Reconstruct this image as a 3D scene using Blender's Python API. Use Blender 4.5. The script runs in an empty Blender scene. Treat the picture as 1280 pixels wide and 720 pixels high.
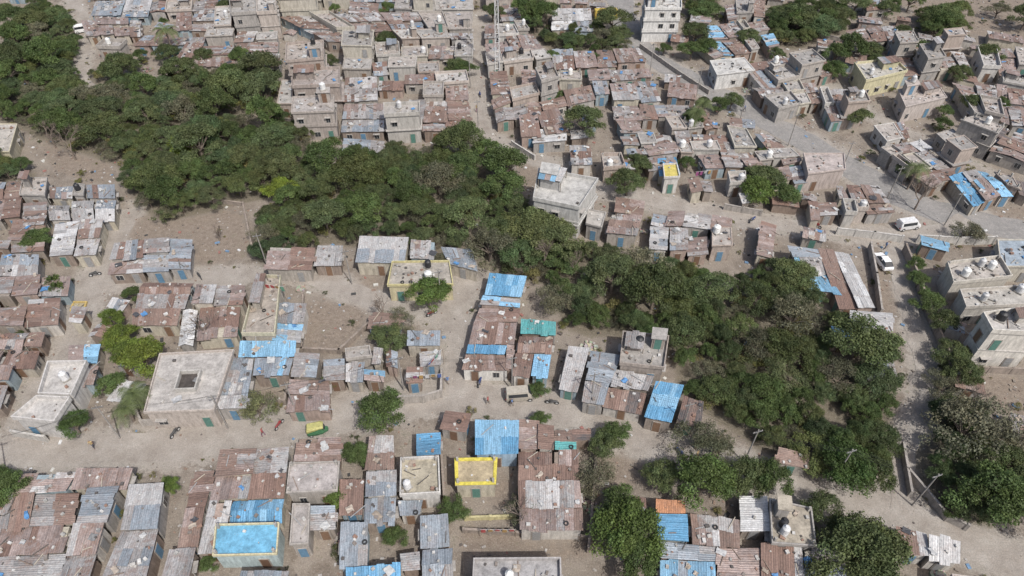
import bpy, math, random, numpy as np
from mathutils import Vector, Matrix
rnd=random.Random(7); np.random.seed(5)
sc=bpy.context.scene
H=75.0; PITCH=math.radians(45); F=853.0; S=math.sin(PITCH); C=math.cos(PITCH)
# survey -> ground metres (aerial survey sheet coordinates converted to real world metres)
def P(u,v,h=0.0):
    x=(u-640)/F; y=(360-v)/F; t=(H-h)/(S-y*C)
    return (x*t,(C+y*S)*t)
# ------------------------------------------------------------------ materials
def newmat(n):
    m=bpy.data.materials.new(n); m.use_nodes=True; nt=m.node_tree; nt.nodes.clear()
    o=nt.nodes.new('ShaderNodeOutputMaterial'); b=nt.nodes.new('ShaderNodeBsdfPrincipled')
    nt.links.new(b.outputs[0],o.inputs[0]); return m,nt,b,o
def nd(nt,t,**k):
    n=nt.nodes.new(t)
    for a,b in k.items(): setattr(n,a,b)
    return n
def noise(nt,vec,scale,detail=4,rough=0.6):
    n=nd(nt,'ShaderNodeTexNoise'); n.inputs['Scale'].default_value=scale; n.inputs['Detail'].default_value=detail
    n.inputs['Roughness'].default_value=rough
    if vec is not None: nt.links.new(vec,n.inputs['Vector'])
    return n.outputs['Fac']
def mapr(nt,val,a,b,c,d,smooth=False):
    n=nd(nt,'ShaderNodeMapRange'); nt.links.new(val,n.inputs['Value'])
    for i,x in zip(('From Min','From Max','To Min','To Max'),(a,b,c,d)): n.inputs[i].default_value=x
    if smooth: n.interpolation_type='SMOOTHSTEP'
    return n.outputs['Result']
def mix(nt,fac,a,b,mode='MIX'):
    n=nd(nt,'ShaderNodeMix',data_type='RGBA',blend_type=mode)
    for k,x in ((0,fac),(6,a),(7,b)):
        if isinstance(x,(int,float)): n.inputs[k].default_value=x
        elif isinstance(x,tuple): n.inputs[k].default_value=(*x,1)
        else: nt.links.new(x,n.inputs[k])
    return n.outputs[2]
def mth(nt,op,a,b=None):
    n=nd(nt,'ShaderNodeMath',operation=op)
    for k,x in ((0,a),(1,b)):
        if x is None: continue
        if isinstance(x,(int,float)): n.inputs[k].default_value=x
        else: nt.links.new(x,n.inputs[k])
    return n.outputs[0]
def val2col(nt,v):
    n=nd(nt,'ShaderNodeCombineColor')
    for i in range(3): nt.links.new(v,n.inputs[i])
    return n.outputs[0]
def mapping(nt,vec,sc3):
    n=nd(nt,'ShaderNodeMapping'); nt.links.new(vec,n.inputs[0]); n.inputs['Scale'].default_value=sc3; return n.outputs[0]
def bump(nt,b,h,strength,dist):
    n=nd(nt,'ShaderNodeBump'); n.inputs['Strength'].default_value=strength; n.inputs['Distance'].default_value=dist
    nt.links.new(h,n.inputs['Height']); nt.links.new(n.outputs[0],b.inputs['Normal'])
def attr(nt,n): return nd(nt,'ShaderNodeAttribute',attribute_name=n)
def pos(nt): return nd(nt,'ShaderNodeNewGeometry').outputs['Position']

def m_metal():
    m,nt,b,o=newmat('corrugated_sheet'); a=attr(nt,'Col'); uv=nd(nt,'ShaderNodeUVMap').outputs[0]
    st=noise(nt,mapping(nt,uv,(5.5,0.45,1)),1.0,5,.75); blot=noise(nt,pos(nt),1.1,6,.75); fine=noise(nt,pos(nt),5,4,.7)
    f1=mapr(nt,st,.3,.7,.5,1.35); f2=mapr(nt,fine,.3,.7,.68,1.25)
    c=mix(nt,1.0,a.outputs['Color'],val2col(nt,mth(nt,'MULTIPLY',f1,f2)),'MULTIPLY')
    rm=mth(nt,'MULTIPLY',mapr(nt,mth(nt,'ADD',mth(nt,'MULTIPLY',blot,.6),mth(nt,'MULTIPLY',st,.4)),.46,.58,0,.9,True),a.outputs['Alpha'])
    rust=mix(nt,fine,(.12,.072,.055),(.26,.175,.14))
    c=mix(nt,rm,c,rust)
    nt.links.new(c,b.inputs['Base Color']); b.inputs['Roughness'].default_value=.6; b.inputs['Metallic'].default_value=.1
    w=nd(nt,'ShaderNodeTexWave'); w.inputs['Scale'].default_value=1.3; nt.links.new(uv,w.inputs[0])
    bump(nt,b,w.outputs['Fac'],.5,.05); return m
def m_wall():
    m,nt,b,o=newmat('wall_plaster'); a=attr(nt,'Col'); p=pos(nt)
    st=noise(nt,mapping(nt,p,(1.5,1.5,.35)),1.5,5,.7); fi=noise(nt,p,7,3,.6)
    f=mth(nt,'MULTIPLY',mapr(nt,st,.3,.7,.58,1.12),mapr(nt,fi,.3,.7,.82,1.1))
    c=mix(nt,1.0,a.outputs['Color'],val2col(nt,f),'MULTIPLY')
    nt.links.new(c,b.inputs['Base Color']); b.inputs['Roughness'].default_value=.9; bump(nt,b,fi,.4,.03); return m
def m_conc():
    m,nt,b,o=newmat('concrete_slab'); a=attr(nt,'Col'); p=pos(nt)
    n1=noise(nt,p,.7,6,.75); n2=noise(nt,p,3.2,5,.7); n3=noise(nt,p,14,2,.5)
    f=mth(nt,'MULTIPLY',mth(nt,'MULTIPLY',mapr(nt,n1,.35,.65,.62,1.16),mapr(nt,n2,.3,.7,.68,1.15)),mapr(nt,n3,.3,.7,.86,1.1))
    c=mix(nt,1.0,a.outputs['Color'],val2col(nt,f),'MULTIPLY')
    c=mix(nt,mapr(nt,n2,.57,.7,0,.55,True),c,(.12,.105,.09))
    nt.links.new(c,b.inputs['Base Color']); b.inputs['Roughness'].default_value=.92; bump(nt,b,n2,.3,.05); return m
def m_paint():
    m,nt,b,o=newmat('painted_surface'); a=attr(nt,'Col'); fi=noise(nt,pos(nt),4,4,.6)
    c=mix(nt,1.0,a.outputs['Color'],val2col(nt,mapr(nt,fi,.3,.7,.72,1.12)),'MULTIPLY')
    nt.links.new(c,b.inputs['Base Color']); b.inputs['Roughness'].default_value=.55; return m
def m_glass():
    m,nt,b,o=newmat('dark_window_glass'); fi=noise(nt,pos(nt),1.2,2)
    nt.links.new(mix(nt,fi,(.015,.017,.02),(.05,.055,.06)),b.inputs['Base Color']); b.inputs['Roughness'].default_value=.15; return m
def m_leaf():
    m,nt,b,o=newmat('foliage'); a=attr(nt,'Col'); oi=nd(nt,'ShaderNodeObjectInfo')
    c=mix(nt,1.0,a.outputs['Color'],oi.outputs['Color'],'MULTIPLY')
    nt.links.new(c,b.inputs['Base Color']); b.inputs['Roughness'].default_value=.6; b.inputs['Specular IOR Level'].default_value=.3
    t=nd(nt,'ShaderNodeBsdfTranslucent'); nt.links.new(c,t.inputs[0]); s=nd(nt,'ShaderNodeMixShader'); s.inputs[0].default_value=.3
    nt.links.new(b.outputs[0],s.inputs[1]); nt.links.new(t.outputs[0],s.inputs[2]); nt.links.new(s.outputs[0],o.inputs[0]); return m
def m_bark():
    m,nt,b,o=newmat('bark'); fi=noise(nt,pos(nt),6,4)
    nt.links.new(mix(nt,fi,(.09,.07,.055),(.22,.18,.15)),b.inputs['Base Color']); b.inputs['Roughness'].default_value=.9; return m
MATS=[m_metal(),m_wall(),m_conc(),m_paint(),m_glass()]
METAL,WALL,CONC,PAINT,GLASS=range(5)
LEAF=m_leaf(); BARK=m_bark()
def m_ground(kind):
    m,nt,b,o=newmat(kind); p=pos(nt)
    n0=noise(nt,p,.045,4,.6); n1=noise(nt,p,.28,6,.72); n2=noise(nt,p,1.4,7,.78); n3=noise(nt,p,6,5,.75)
    if kind=='ground_dirt':
        c=mix(nt,mapr(nt,n1,.36,.64,0,1),(.15,.122,.097),(.29,.25,.21))
        c=mix(nt,mapr(nt,n0,.4,.62,0,.6),c,(.22,.19,.16))
        a=attr(nt,'Mask'); sp=nd(nt,'ShaderNodeSeparateColor'); nt.links.new(a.outputs['Color'],sp.inputs[0])
        jit=mapr(nt,mth(nt,'ADD',mth(nt,'MULTIPLY',n1,.5),mth(nt,'MULTIPLY',n2,.5)),.35,.65,-.4,.4)
        r=mapr(nt,mth(nt,'ADD',sp.outputs[0],jit),.3,.8,0,.9,True)
        c=mix(nt,r,c,mix(nt,n2,(.25,.222,.192),(.35,.32,.285)))
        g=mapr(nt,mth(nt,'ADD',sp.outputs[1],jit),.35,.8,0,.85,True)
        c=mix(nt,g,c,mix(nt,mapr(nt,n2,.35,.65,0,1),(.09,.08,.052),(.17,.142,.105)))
        bl=mapr(nt,mth(nt,'ADD',sp.outputs[2],jit),.35,.8,0,.8,True)
        c=mix(nt,bl,c,mix(nt,mapr(nt,n2,.35,.65,0,1),(.155,.12,.092),(.24,.195,.155)))
        c=mix(nt,mapr(nt,mth(nt,'MULTIPLY',n1,n2),.29,.38,0,.6,True),c,(.10,.10,.06))
        c=mix(nt,mapr(nt,n3,.56,.66,0,.45,True),c,(.35,.33,.30))
    elif kind=='dusty_road_surface':
        c=mix(nt,mapr(nt,n1,.35,.65,0,1),(.24,.21,.182),(.36,.33,.295))
        c=mix(nt,mapr(nt,n2,.48,.66,0,.6),c,(.205,.18,.155))
    else:
        c=mix(nt,mapr(nt,n1,.35,.65,0,1),(.20,.192,.183),(.265,.252,.24))
        c=mix(nt,mapr(nt,n2,.52,.7,0,.6),c,(.31,.285,.26))
    c=mix(nt,1.0,c,val2col(nt,mth(nt,'MULTIPLY',mapr(nt,n3,.3,.7,.7,1.22),mapr(nt,n2,.3,.7,.82,1.12))),'MULTIPLY')
    nt.links.new(c,b.inputs['Base Color']); b.inputs['Roughness'].default_value=.95
    bump(nt,b,n3,.7,.1); return m
# ------------------------------------------------------------------ mesh builder
class MB:
    def __init__(s): s.v=[];s.f=[];s.m=[];s.c=[];s.uv=[]
    def face(s,pts,mat,col,uvs=None):
        i=len(s.v); s.v.extend(pts); s.f.append(tuple(range(i,i+len(pts)))); s.m.append(mat)
        if len(col)==3: col=(*col,0.0)
        s.c.extend([col]*len(pts)); s.uv.extend(uvs if uvs else [(p[0],p[1]) for p in pts])
    def hexa(s,b,t,mat,col,uvs=None,topmat=None,topcol=None,bottom=True):
        # b,t: 4 pts clockwise seen from above
        s.face([t[3],t[2],t[1],t[0]],topmat if topmat is not None else mat,topcol or col,[uvs[3],uvs[2],uvs[1],uvs[0]] if uvs else None)
        if bottom: s.face([b[0],b[1],b[2],b[3]],mat,col,uvs)
        for i in range(4):
            j=(i+1)%4; s.face([b[j],b[i],t[i],t[j]],mat,col,[(0,0),(1,0),(1,.1),(0,.1)])
    def prism(s,q,z0,z1,mat,col,**k):
        s.hexa([(x,y,z0) for x,y in q],[(x,y,z1) for x,y in q],mat,col,**k)
    def box(s,c,sz,rz,mat,col,**k):
        cs,sn=math.cos(rz),math.sin(rz); hx,hy=sz[0]/2,sz[1]/2
        q=[(c[0]+a*cs-b*sn,c[1]+a*sn+b*cs) for a,b in((-hx,hy),(hx,hy),(hx,-hy),(-hx,-hy))]
        s.prism(q,c[2],c[2]+sz[2],mat,col,**k)
    def cyl(s,c,r,h,n,mat,col,r2=None,cap=True):
        r2=r if r2 is None else r2
        a=[2*math.pi*i/n for i in range(n)]
        lo=[(c[0]+r*math.cos(x),c[1]+r*math.sin(x),c[2]) for x in a]; hi=[(c[0]+r2*math.cos(x),c[1]+r2*math.sin(x),c[2]+h) for x in a]
        for i in range(n): j=(i+1)%n; s.face([lo[i],lo[j],hi[j],hi[i]],mat,col)
        if cap and r2>.001: s.face(hi,mat,col)
    def tube(s,p0,p1,r0,r1,n,mat,col):
        p0=Vector(p0);p1=Vector(p1);d=(p1-p0)
        if d.length<1e-4:return
        q=d.to_track_quat('Z','Y'); R=[]
        for p,r in((p0,r0),(p1,r1)): R.append([tuple(p+q@Vector((r*math.cos(2*math.pi*i/n),r*math.sin(2*math.pi*i/n),0))) for i in range(n)])
        for i in range(n): j=(i+1)%n; s.face([R[0][i],R[0][j],R[1][j],R[1][i]],mat,col)
    def mesh(s,name,origin=(0,0,0),mats=None):
        me=bpy.data.meshes.new(name); ox,oy,oz=origin
        me.from_pydata([(x-ox,y-oy,z-oz) for x,y,z in s.v],[],s.f)
        for m in (mats or MATS): me.materials.append(m)
        me.polygons.foreach_set('material_index',s.m)
        ca=me.color_attributes.new('Col','FLOAT_COLOR','CORNER'); ca.data.foreach_set('color',np.array(s.c,dtype=np.float32).ravel())
        uv=me.uv_layers.new(name='UVMap'); uv.data.foreach_set('uv',np.array(s.uv,dtype=np.float32).ravel())
        me.update(); return me
    def build(s,name,origin=(0,0,0),mats=None):
        o=bpy.data.objects.new(name,s.mesh(name,origin,mats)); o.location=origin; sc.collection.objects.link(o); return o
# ------------------------------------------------------------------ occupancy grid
GX0,GY0,GS=-200.0,0.0,0.5; GW,GH=800,520
occ=np.zeros((GH,GW),np.uint8)
gx=(np.arange(GW)+.5)*GS+GX0; gy=(np.arange(GH)+.5)*GS+GY0
def raster(poly,code,only_free=False):
    xs=[p[0] for p in poly]; ys=[p[1] for p in poly]
    i0=max(0,int((min(xs)-GX0)/GS)-1); i1=min(GW,int((max(xs)-GX0)/GS)+2); j0=max(0,int((min(ys)-GY0)/GS)-1); j1=min(GH,int((max(ys)-GY0)/GS)+2)
    if i1<=i0 or j1<=j0: return
    X,Y=np.meshgrid(gx[i0:i1],gy[j0:j1]); ins=np.zeros(X.shape,bool); n=len(poly)
    for k in range(n):
        x1,y1=poly[k];x2,y2=poly[(k+1)%n]
        if abs(y2-y1)<1e-9: continue
        cnd=((y1>Y)!=(y2>Y))&(X<(x2-x1)*(Y-y1)/(y2-y1)+x1); ins^=cnd
    sub=occ[j0:j1,i0:i1]
    if only_free: ins&=(sub==0)
    sub[ins]=code
def oc(x,y):
    i=int((x-GX0)/GS); j=int((y-GY0)/GS)
    return occ[j,i] if 0<=i<GW and 0<=j<GH else 9
def inpoly(x,y,poly):
    r=False;n=len(poly)
    for k in range(n):
        x1,y1=poly[k];x2,y2=poly[(k+1)%n]
        if (y1>y)!=(y2>y) and x<(x2-x1)*(y-y1)/(y2-y1)+x1: r=not r
    return r
# ------------------------------------------------------------------ roads
def pl(*a): return [P(a[i],a[i+1]) for i in range(0,len(a),2)]
ROADS=[('dirt_road',pl(-160,580,-60,576,0,570,120,562,200,558,260,552,330,538,400,522,450,512,520,500,580,495,640,500,700,512,760,530,820,555,880,577,960,596,1040,616,1130,645,1200,672,1290,706,1400,740),4.6),
('dirt_road',pl(130,352,200,350,270,348,330,342,400,348,450,368,500,384,548,392),3.2),
('dirt_road',pl(600,335,575,370,562,392,580,420,568,455,575,492),3.8),
('dirt_road',pl(165,262,140,300,122,335,104,390,88,440,62,470,36,530,20,560),3.6),
('dirt_lane',pl(598,20,592,70,594,120,606,168,650,190,700,212),3.6),
('asphalt_road',pl(770,-30,778,10,792,50,830,82,880,108,930,135,980,163,1040,196,1095,228,1150,258,1205,272,1290,292,1400,312),6.4),
('dirt_road',pl(742,235,800,248,870,262,950,276,1040,288,1120,296,1180,288,1210,274),3.6),
('dirt_lane',pl(1120,300,1130,350,1150,420,1160,500,1130,560,1125,610,1130,640),3.2),
('dirt_lane',pl(90,0,110,40,100,95,140,120),2.6),
('dirt_lane',pl(1040,110,1100,150,1160,180,1230,215,1290,250),2.4),
]
ROADM={'dirt_road':m_ground('dusty_road_surface'),'asphalt_road':m_ground('worn_asphalt')}; ROADM['dirt_lane']=ROADM['dirt_road']
def smooth(pts,step=1.5):
    out=[]; n=len(pts)
    for i in range(n-1):
        p0=pts[max(0,i-1)];p1=pts[i];p2=pts[i+1];p3=pts[min(n-1,i+2)]
        k=max(2,int(math.dist(p1,p2)/step))
        for a in range(k):
            t=a/k; out.append(tuple(.5*((2*p1[d])+(-p0[d]+p2[d])*t+(2*p0[d]-5*p1[d]+4*p2[d]-p3[d])*t*t+(-p0[d]+3*p1[d]-3*p2[d]+p3[d])*t**3) for d in(0,1)))
    out.append(pts[-1]); return out
SROADS=[]
for k,(nm,pts,w) in enumerate(ROADS):
    sp=smooth(pts); SROADS.append((nm,sp,w)); L=[];R=[];n=len(sp); jl=jr=0
    for i in range(n):
        a=sp[max(0,i-1)];b=sp[min(n-1,i+1)]; d=math.dist(a,b) or 1; nx,ny=-(b[1]-a[1])/d,(b[0]-a[0])/d
        jl=jl*.6+rnd.uniform(-.35,.35); jr=jr*.6+rnd.uniform(-.35,.35)
        L.append((sp[i][0]+nx*(w/2+jl),sp[i][1]+ny*(w/2+jl))); R.append((sp[i][0]-nx*(w/2+jr),sp[i][1]-ny*(w/2+jr)))
    mb=MB(); z=0.008+0.004*k
    for i in range(n-1):
        mb.face([(*R[i],z),(*R[i+1],z),(*L[i+1],z),(*L[i],z)],0,(1,1,1)); raster([R[i],R[i+1],L[i+1],L[i]],2)
    mb.build(nm,mats=[ROADM[nm]])
# ------------------------------------------------------------------ land use
FOREST=[[(0,20),(60,-5),(92,20),(100,70),(175,90),(280,75),(350,88),(345,115),(385,160),(392,200),(360,222),(250,250),(190,262),(155,225),(140,190),(60,165),(-20,130)],
[(350,235),(372,195),(460,180),(560,168),(625,175),(652,210),(662,265),(715,300),(702,335),(650,335),(600,322),(560,302),(470,288),(440,292),(400,285),(385,300),(325,318),(305,298),(322,265)],
[(655,275),(750,305),(860,322),(910,345),(970,318),(1012,345),(1062,392),(1115,420),(1135,480),(1122,560),(1098,595),(1040,590),(960,550),(890,500),(855,470),(840,425),(775,405),(720,400),(685,350)],
[(1172,490),(1230,488),(1252,560),(1272,640),(1205,650),(1172,610),(1150,560)],
[(1048,640),(1110,668),(1135,725),(1050,725)],
[(-60,190),(40,195),(45,212),(-60,220)],
[(655,-10),(735,20),(800,20),(800,55),(735,60),(700,55),(660,25)],
[(860,-20),(905,-20),(900,15),(862,12)],
[(955,5),(1060,-5),(1068,25),(1000,48),(965,40)],
[(1150,10),(1210,5),(1212,35),(1155,38)],
[(-200,-40),(-20,-60),(-10,130),(-180,160)],
]
HOLES=[[(45,165),(110,168),(125,205),(55,205)],[(292,118),(358,122),(350,150),(285,145)],[(100,75),(150,95),(120,120),(95,110)],[(700,330),(730,330),(730,352),(700,350)],[(1020,500),(1060,505),(1045,535),(1015,530)]]
OPEN=[[(215,260),(305,262),(320,322),(240,332),(242,292)],[(383,372),(468,382),(440,440),(380,438)],[(315,470),(362,470),(358,502),(315,500)],
[(1080,312),(1122,312),(1150,392),(1100,395)],[(1215,465),(1290,470),(1290,530),(1240,510)],[(640,185),(692,208),(668,245),(650,230)],[(1120,555),(1170,600),(1205,660),(1130,640)],
[(45,165),(135,170),(150,235),(70,215)],[(560,470),(640,475),(640,520),(560,520)],[(575,655),(745,665),(745,695),(580,695)],[(742,565),(822,575),(800,612),(740,602)],
[(1100,-10),(1290,-10),(1290,55),(1215,42),(1150,40),(1100,10)],[(555,565),(642,570),(645,632),(560,632)],[(1200,262),(1290,255),(1290,298),(1195,318)],[(290,120),(358,122),(352,150),(285,147)],[(148,240),(180,268),(240,262),(235,298),(140,300)],
[(640,470),(700,480),(700,520),(640,515)],[(20,540),(280,530),(280,545),(20,560)],[(450,340),(485,340),(480,370),(440,365)],[(1000,45),(1060,40),(1062,60),(1010,60)]]
FW=[[P(*p,3) for p in f] for f in FOREST]; HW=[[P(*p,2) for p in f] for f in HOLES]; OW=[[P(*p) for p in f] for f in OPEN]
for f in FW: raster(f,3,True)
for f in OW: raster(f,4,True)
# ------------------------------------------------------------------ houses
RU=(.215,.142,.115);RP=(.305,.245,.225);RB=(.245,.178,.148);GR=(.315,.305,.30);LG=(.43,.425,.42);BG=(.27,.305,.34);BL=(.115,.29,.46);LB=(.22,.41,.57);WH=(.58,.58,.575);TE=(.10,.33,.33);OR=(.44,.21,.11);DK=(.13,.115,.11)
PAL={'T':[(RU,.9),(RP,.8),(RB,.9),(GR,.8),(RU,.9),(GR,.6),(LG,.5)],'G':[(GR,.5),(LG,.4),(BG,.3),(LG,.3)],'M':[(RP,.7),(GR,.8),(LG,.5),(RU,.8),(RB,.9),(BG,.4)],'N':[(BG,.3),(BG,.2),(GR,.5)],
'B':[(LB,.1),(BL,.12)],'K':[(LB,.2),(BG,.3),(LG,.4),(RP,.6),(GR,.3)],'W':[(WH,.2),(LG,.3)],'E':[(TE,.2)],'O':[(OR,.4)],'R':[(RU,1),(RB,1),(RP,.9)],'P':[(RP,.7),(GR,.7),(RP,.8),(RB,.9),(LG,.6)],'D':[(DK,.6),(RU,.9),(RB,.6)]}
WALLC=[(.36,.33,.295),(.28,.24,.205),(.50,.47,.43),(.23,.175,.14),(.42,.38,.32),(.28,.34,.37),(.36,.28,.24),(.34,.32,.30),(.26,.21,.175),(.46,.42,.34)]
DOORC=[(.10,.20,.30),(.15,.09,.06),(.08,.18,.15),(.25,.25,.25),(.18,.11,.07)]
TARPC=[(.09,.22,.42),(.45,.45,.44),(.06,.06,.065),(.40,.40,.40),(.35,.30,.25),(.30,.25,.2),(.2,.2,.2)]
def bil(q,s,t):
    a,b,c,d=q
    return tuple((a[k]*(1-s)+b[k]*s)*(1-t)+(d[k]*(1-s)+c[k]*s)*t for k in(0,1))
def dims(q):
    return (math.dist(q[0],q[1])+math.dist(q[3],q[2]))/2,(math.dist(q[0],q[3])+math.dist(q[1],q[2]))/2
def inset(q,d):
    W,D=dims(q); a=min(.45,d/max(W,.1)); b=min(.45,d/max(D,.1))
    return [bil(q,a,b),bil(q,1-a,b),bil(q,1-a,1-b),bil(q,a,1-b)]
def deco(mb,p0,p1,z0,zt,r,door,winc=None):
    L=math.dist(p0,p1)
    if L<1.6 or zt-z0<1.75: return
    dx,dy=(p1[0]-p0[0])/L,(p1[1]-p0[1])/L; nx,ny=-dy,dx; rz=math.atan2(dy,dx); n=max(1,int(L/2.4)); di=r.randrange(n) if door else -1; dh=min(1.95,zt-z0)
    for i in range(n):
        x=(i+.5)/n*L; cx,cy=p0[0]+dx*x,p0[1]+dy*x
        if i==di:
            mb.box((cx+nx*.03,cy+ny*.03,z0+.02),(1.15,.1,dh+.1),rz,PAINT,(.30,.27,.24)); mb.box((cx+nx*.06,cy+ny*.06,z0+.03),(.9,.1,dh),rz,PAINT,r.choice(DOORC))
        elif r.random()<.5:
            w=r.uniform(.7,1.1); zb=z0+.85; wh=min(.95,zt-zb-.1)
            mb.box((cx+nx*.02,cy+ny*.02,zb-.07),(w+.16,.1,wh+.14),rz,PAINT,winc or (.42,.40,.37)); mb.box((cx+nx*.04,cy+ny*.04,zb),(w,.1,wh),rz,GLASS,(0,0,0))
            mb.box((cx+nx*.055,cy+ny*.055,zb+.03),(.05,.1,wh-.06),rz,PAINT,(.3,.3,.3))
            if r.random()<.6: mb.box((cx+nx*.25,cy+ny*.25,zb+wh+.1),(w+.4,.5,.08),rz,CONC,(.36,.34,.32))
def tank(mb,x,y,z,r):
    c=r.choice([(.025,.025,.028),(.025,.025,.028),(.7,.7,.68),(.6,.6,.6),(.5,.5,.5)]); R=r.uniform(.42,.58)
    mb.box((x,y,z),(R*2.1,R*2.1,.25),r.random(),CONC,(.35,.33,.3))
    for k in range(3): mb.cyl((x,y,z+.25+k*.36),R,.30,14,PAINT,c,cap=True); mb.cyl((x,y,z+.55+k*.36),R*.93,.06,14,PAINT,c,cap=False)
    mb.cyl((x,y,z+1.3),R*.95,.22,14,PAINT,c,r2=.22); mb.cyl((x,y,z+1.52),.2,.08,10,PAINT,c)
def junk(mb,q,zf,r,n,big=.38):
    for _ in range(n):
        s,t=r.uniform(.05,.95),r.uniform(.05,.95); x,y=bil(q,s,t); z=zf(s,t); k=r.random()
        if k<.74:
            c=r.choice([(.22,.19,.17),(.27,.17,.13),(.36,.35,.33),(.10,.09,.085),(.48,.46,.43),(.55,.54,.52)]); a=r.uniform(.1,big)
            mb.box((x,y,z+.02),(a,a*r.uniform(.6,1.6),a*r.uniform(.4,.8)),r.random()*3,WALL,c)
        elif k<.9:
            a=r.uniform(.8,2.4); mb.box((x,y,z+.05),(a,.09,.07),r.random()*3,PAINT,r.choice([(.2,.15,.12),(.3,.3,.3),(.38,.34,.28),(.1,.09,.08)]))
        elif k<.915:
            rr=.3
            for i in range(10):
                a0,a1=2*math.pi*i/10,2*math.pi*(i+1)/10
                mb.hexa([(x+ro*math.cos(a),y+ro*math.sin(a),z+.02) for ro,a in((rr,a0),(rr,a1),(.17,a1),(.17,a0))],[(x+ro*math.cos(a),y+ro*math.sin(a),z+.18) for ro,a in((rr,a0),(rr,a1),(.17,a1),(.17,a0))],PAINT,(.03,.03,.03))
        else:
            tc=r.choice(TARPC); w,d=r.uniform(.4,1.2),r.uniform(.4,1.1); rz=r.random()*3; cs,sn=math.cos(rz),math.sin(rz); G=3; zz={}
            for i in range(G+1):
                for j in range(G+1):
                    a=(i/G-.5)*w+r.uniform(-.08,.08); b=(j/G-.5)*d+r.uniform(-.08,.08); zz[i,j]=(x+a*cs-b*sn,y+a*sn+b*cs,z+.10+r.uniform(0,.14))
            for i in range(G):
                for j in range(G): mb.face([zz[i,j],zz[i+1,j],zz[i+1,j+1],zz[i,j+1]],PAINT,tc)
NH=[0]
def panels(mb,q,zf,pal,r,along,clean=False):
    W,D=dims(q); sw=r.uniform(.75,1.05); sl=r.uniform(1.9,3.1)
    if along: n=max(1,round(W/sw)); m=max(1,round(D/sl))
    else: n=max(1,round(W/sl)); m=max(1,round(D/sw))
    base=[r.choice(pal) for _ in range(2)]
    grp={}
    for i in range(n):
        for j in range(m):
            if not clean and n*m>6 and r.random()<.015: continue
            key=(j if along else i)
            if key not in grp: grp[key]=r.choice(base) if r.random()<.75 else r.choice(pal)
            c,rs=grp[key] if r.random()<.66 else r.choice(pal)
            k=r.uniform(.74,1.22); col=(c[0]*k,c[1]*k,c[2]*k,min(1,rs*r.uniform(.6,1.3)))
            if clean: k=r.uniform(.93,1.06); col=(c[0]*k,c[1]*k,c[2]*k,rs)
            e=.03; s0,s1,t0,t1=i/n-e/n,(i+1)/n+e/n,j/m-e/m,(j+1)/m+e/m
            if r.random()<.3 and not clean:
                if along: t1+=r.uniform(-.05,.14)/m; t0-=r.uniform(-.03,.1)/m
                else: s1+=r.uniform(-.05,.14)/n; s0-=r.uniform(-.03,.1)/n
            up=.012*((i*2+j)%4)+r.uniform(0,.04); T=[];Bq=[]
            sk=r.uniform(-.07,.07) if not clean else 0
            for s_,t_ in((s0,t0),(s1,t0),(s1,t1),(s0,t1)):
                x,y=bil(q,s_,t_); x+=r.uniform(-.05,.05)+sk*(t_-t0)*m*(.6 if along else 0);y+=r.uniform(-.05,.05); z=zf(s_,t_)+up+r.uniform(-.02,.02); T.append((x,y,z+.03));Bq.append((x,y,z))
            w,d=W/n,D/m; a,b=r.uniform(0,50),r.uniform(0,50)
            uvs=[(a,b),(a+w,b),(a+w,b+d),(a,b+d)] if along else [(a,b),(a,b+w),(a+d,b+w),(a+d,b)]
            mb.hexa(Bq,T,METAL,col,uvs)
def reg(q): raster(q,1)
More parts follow.
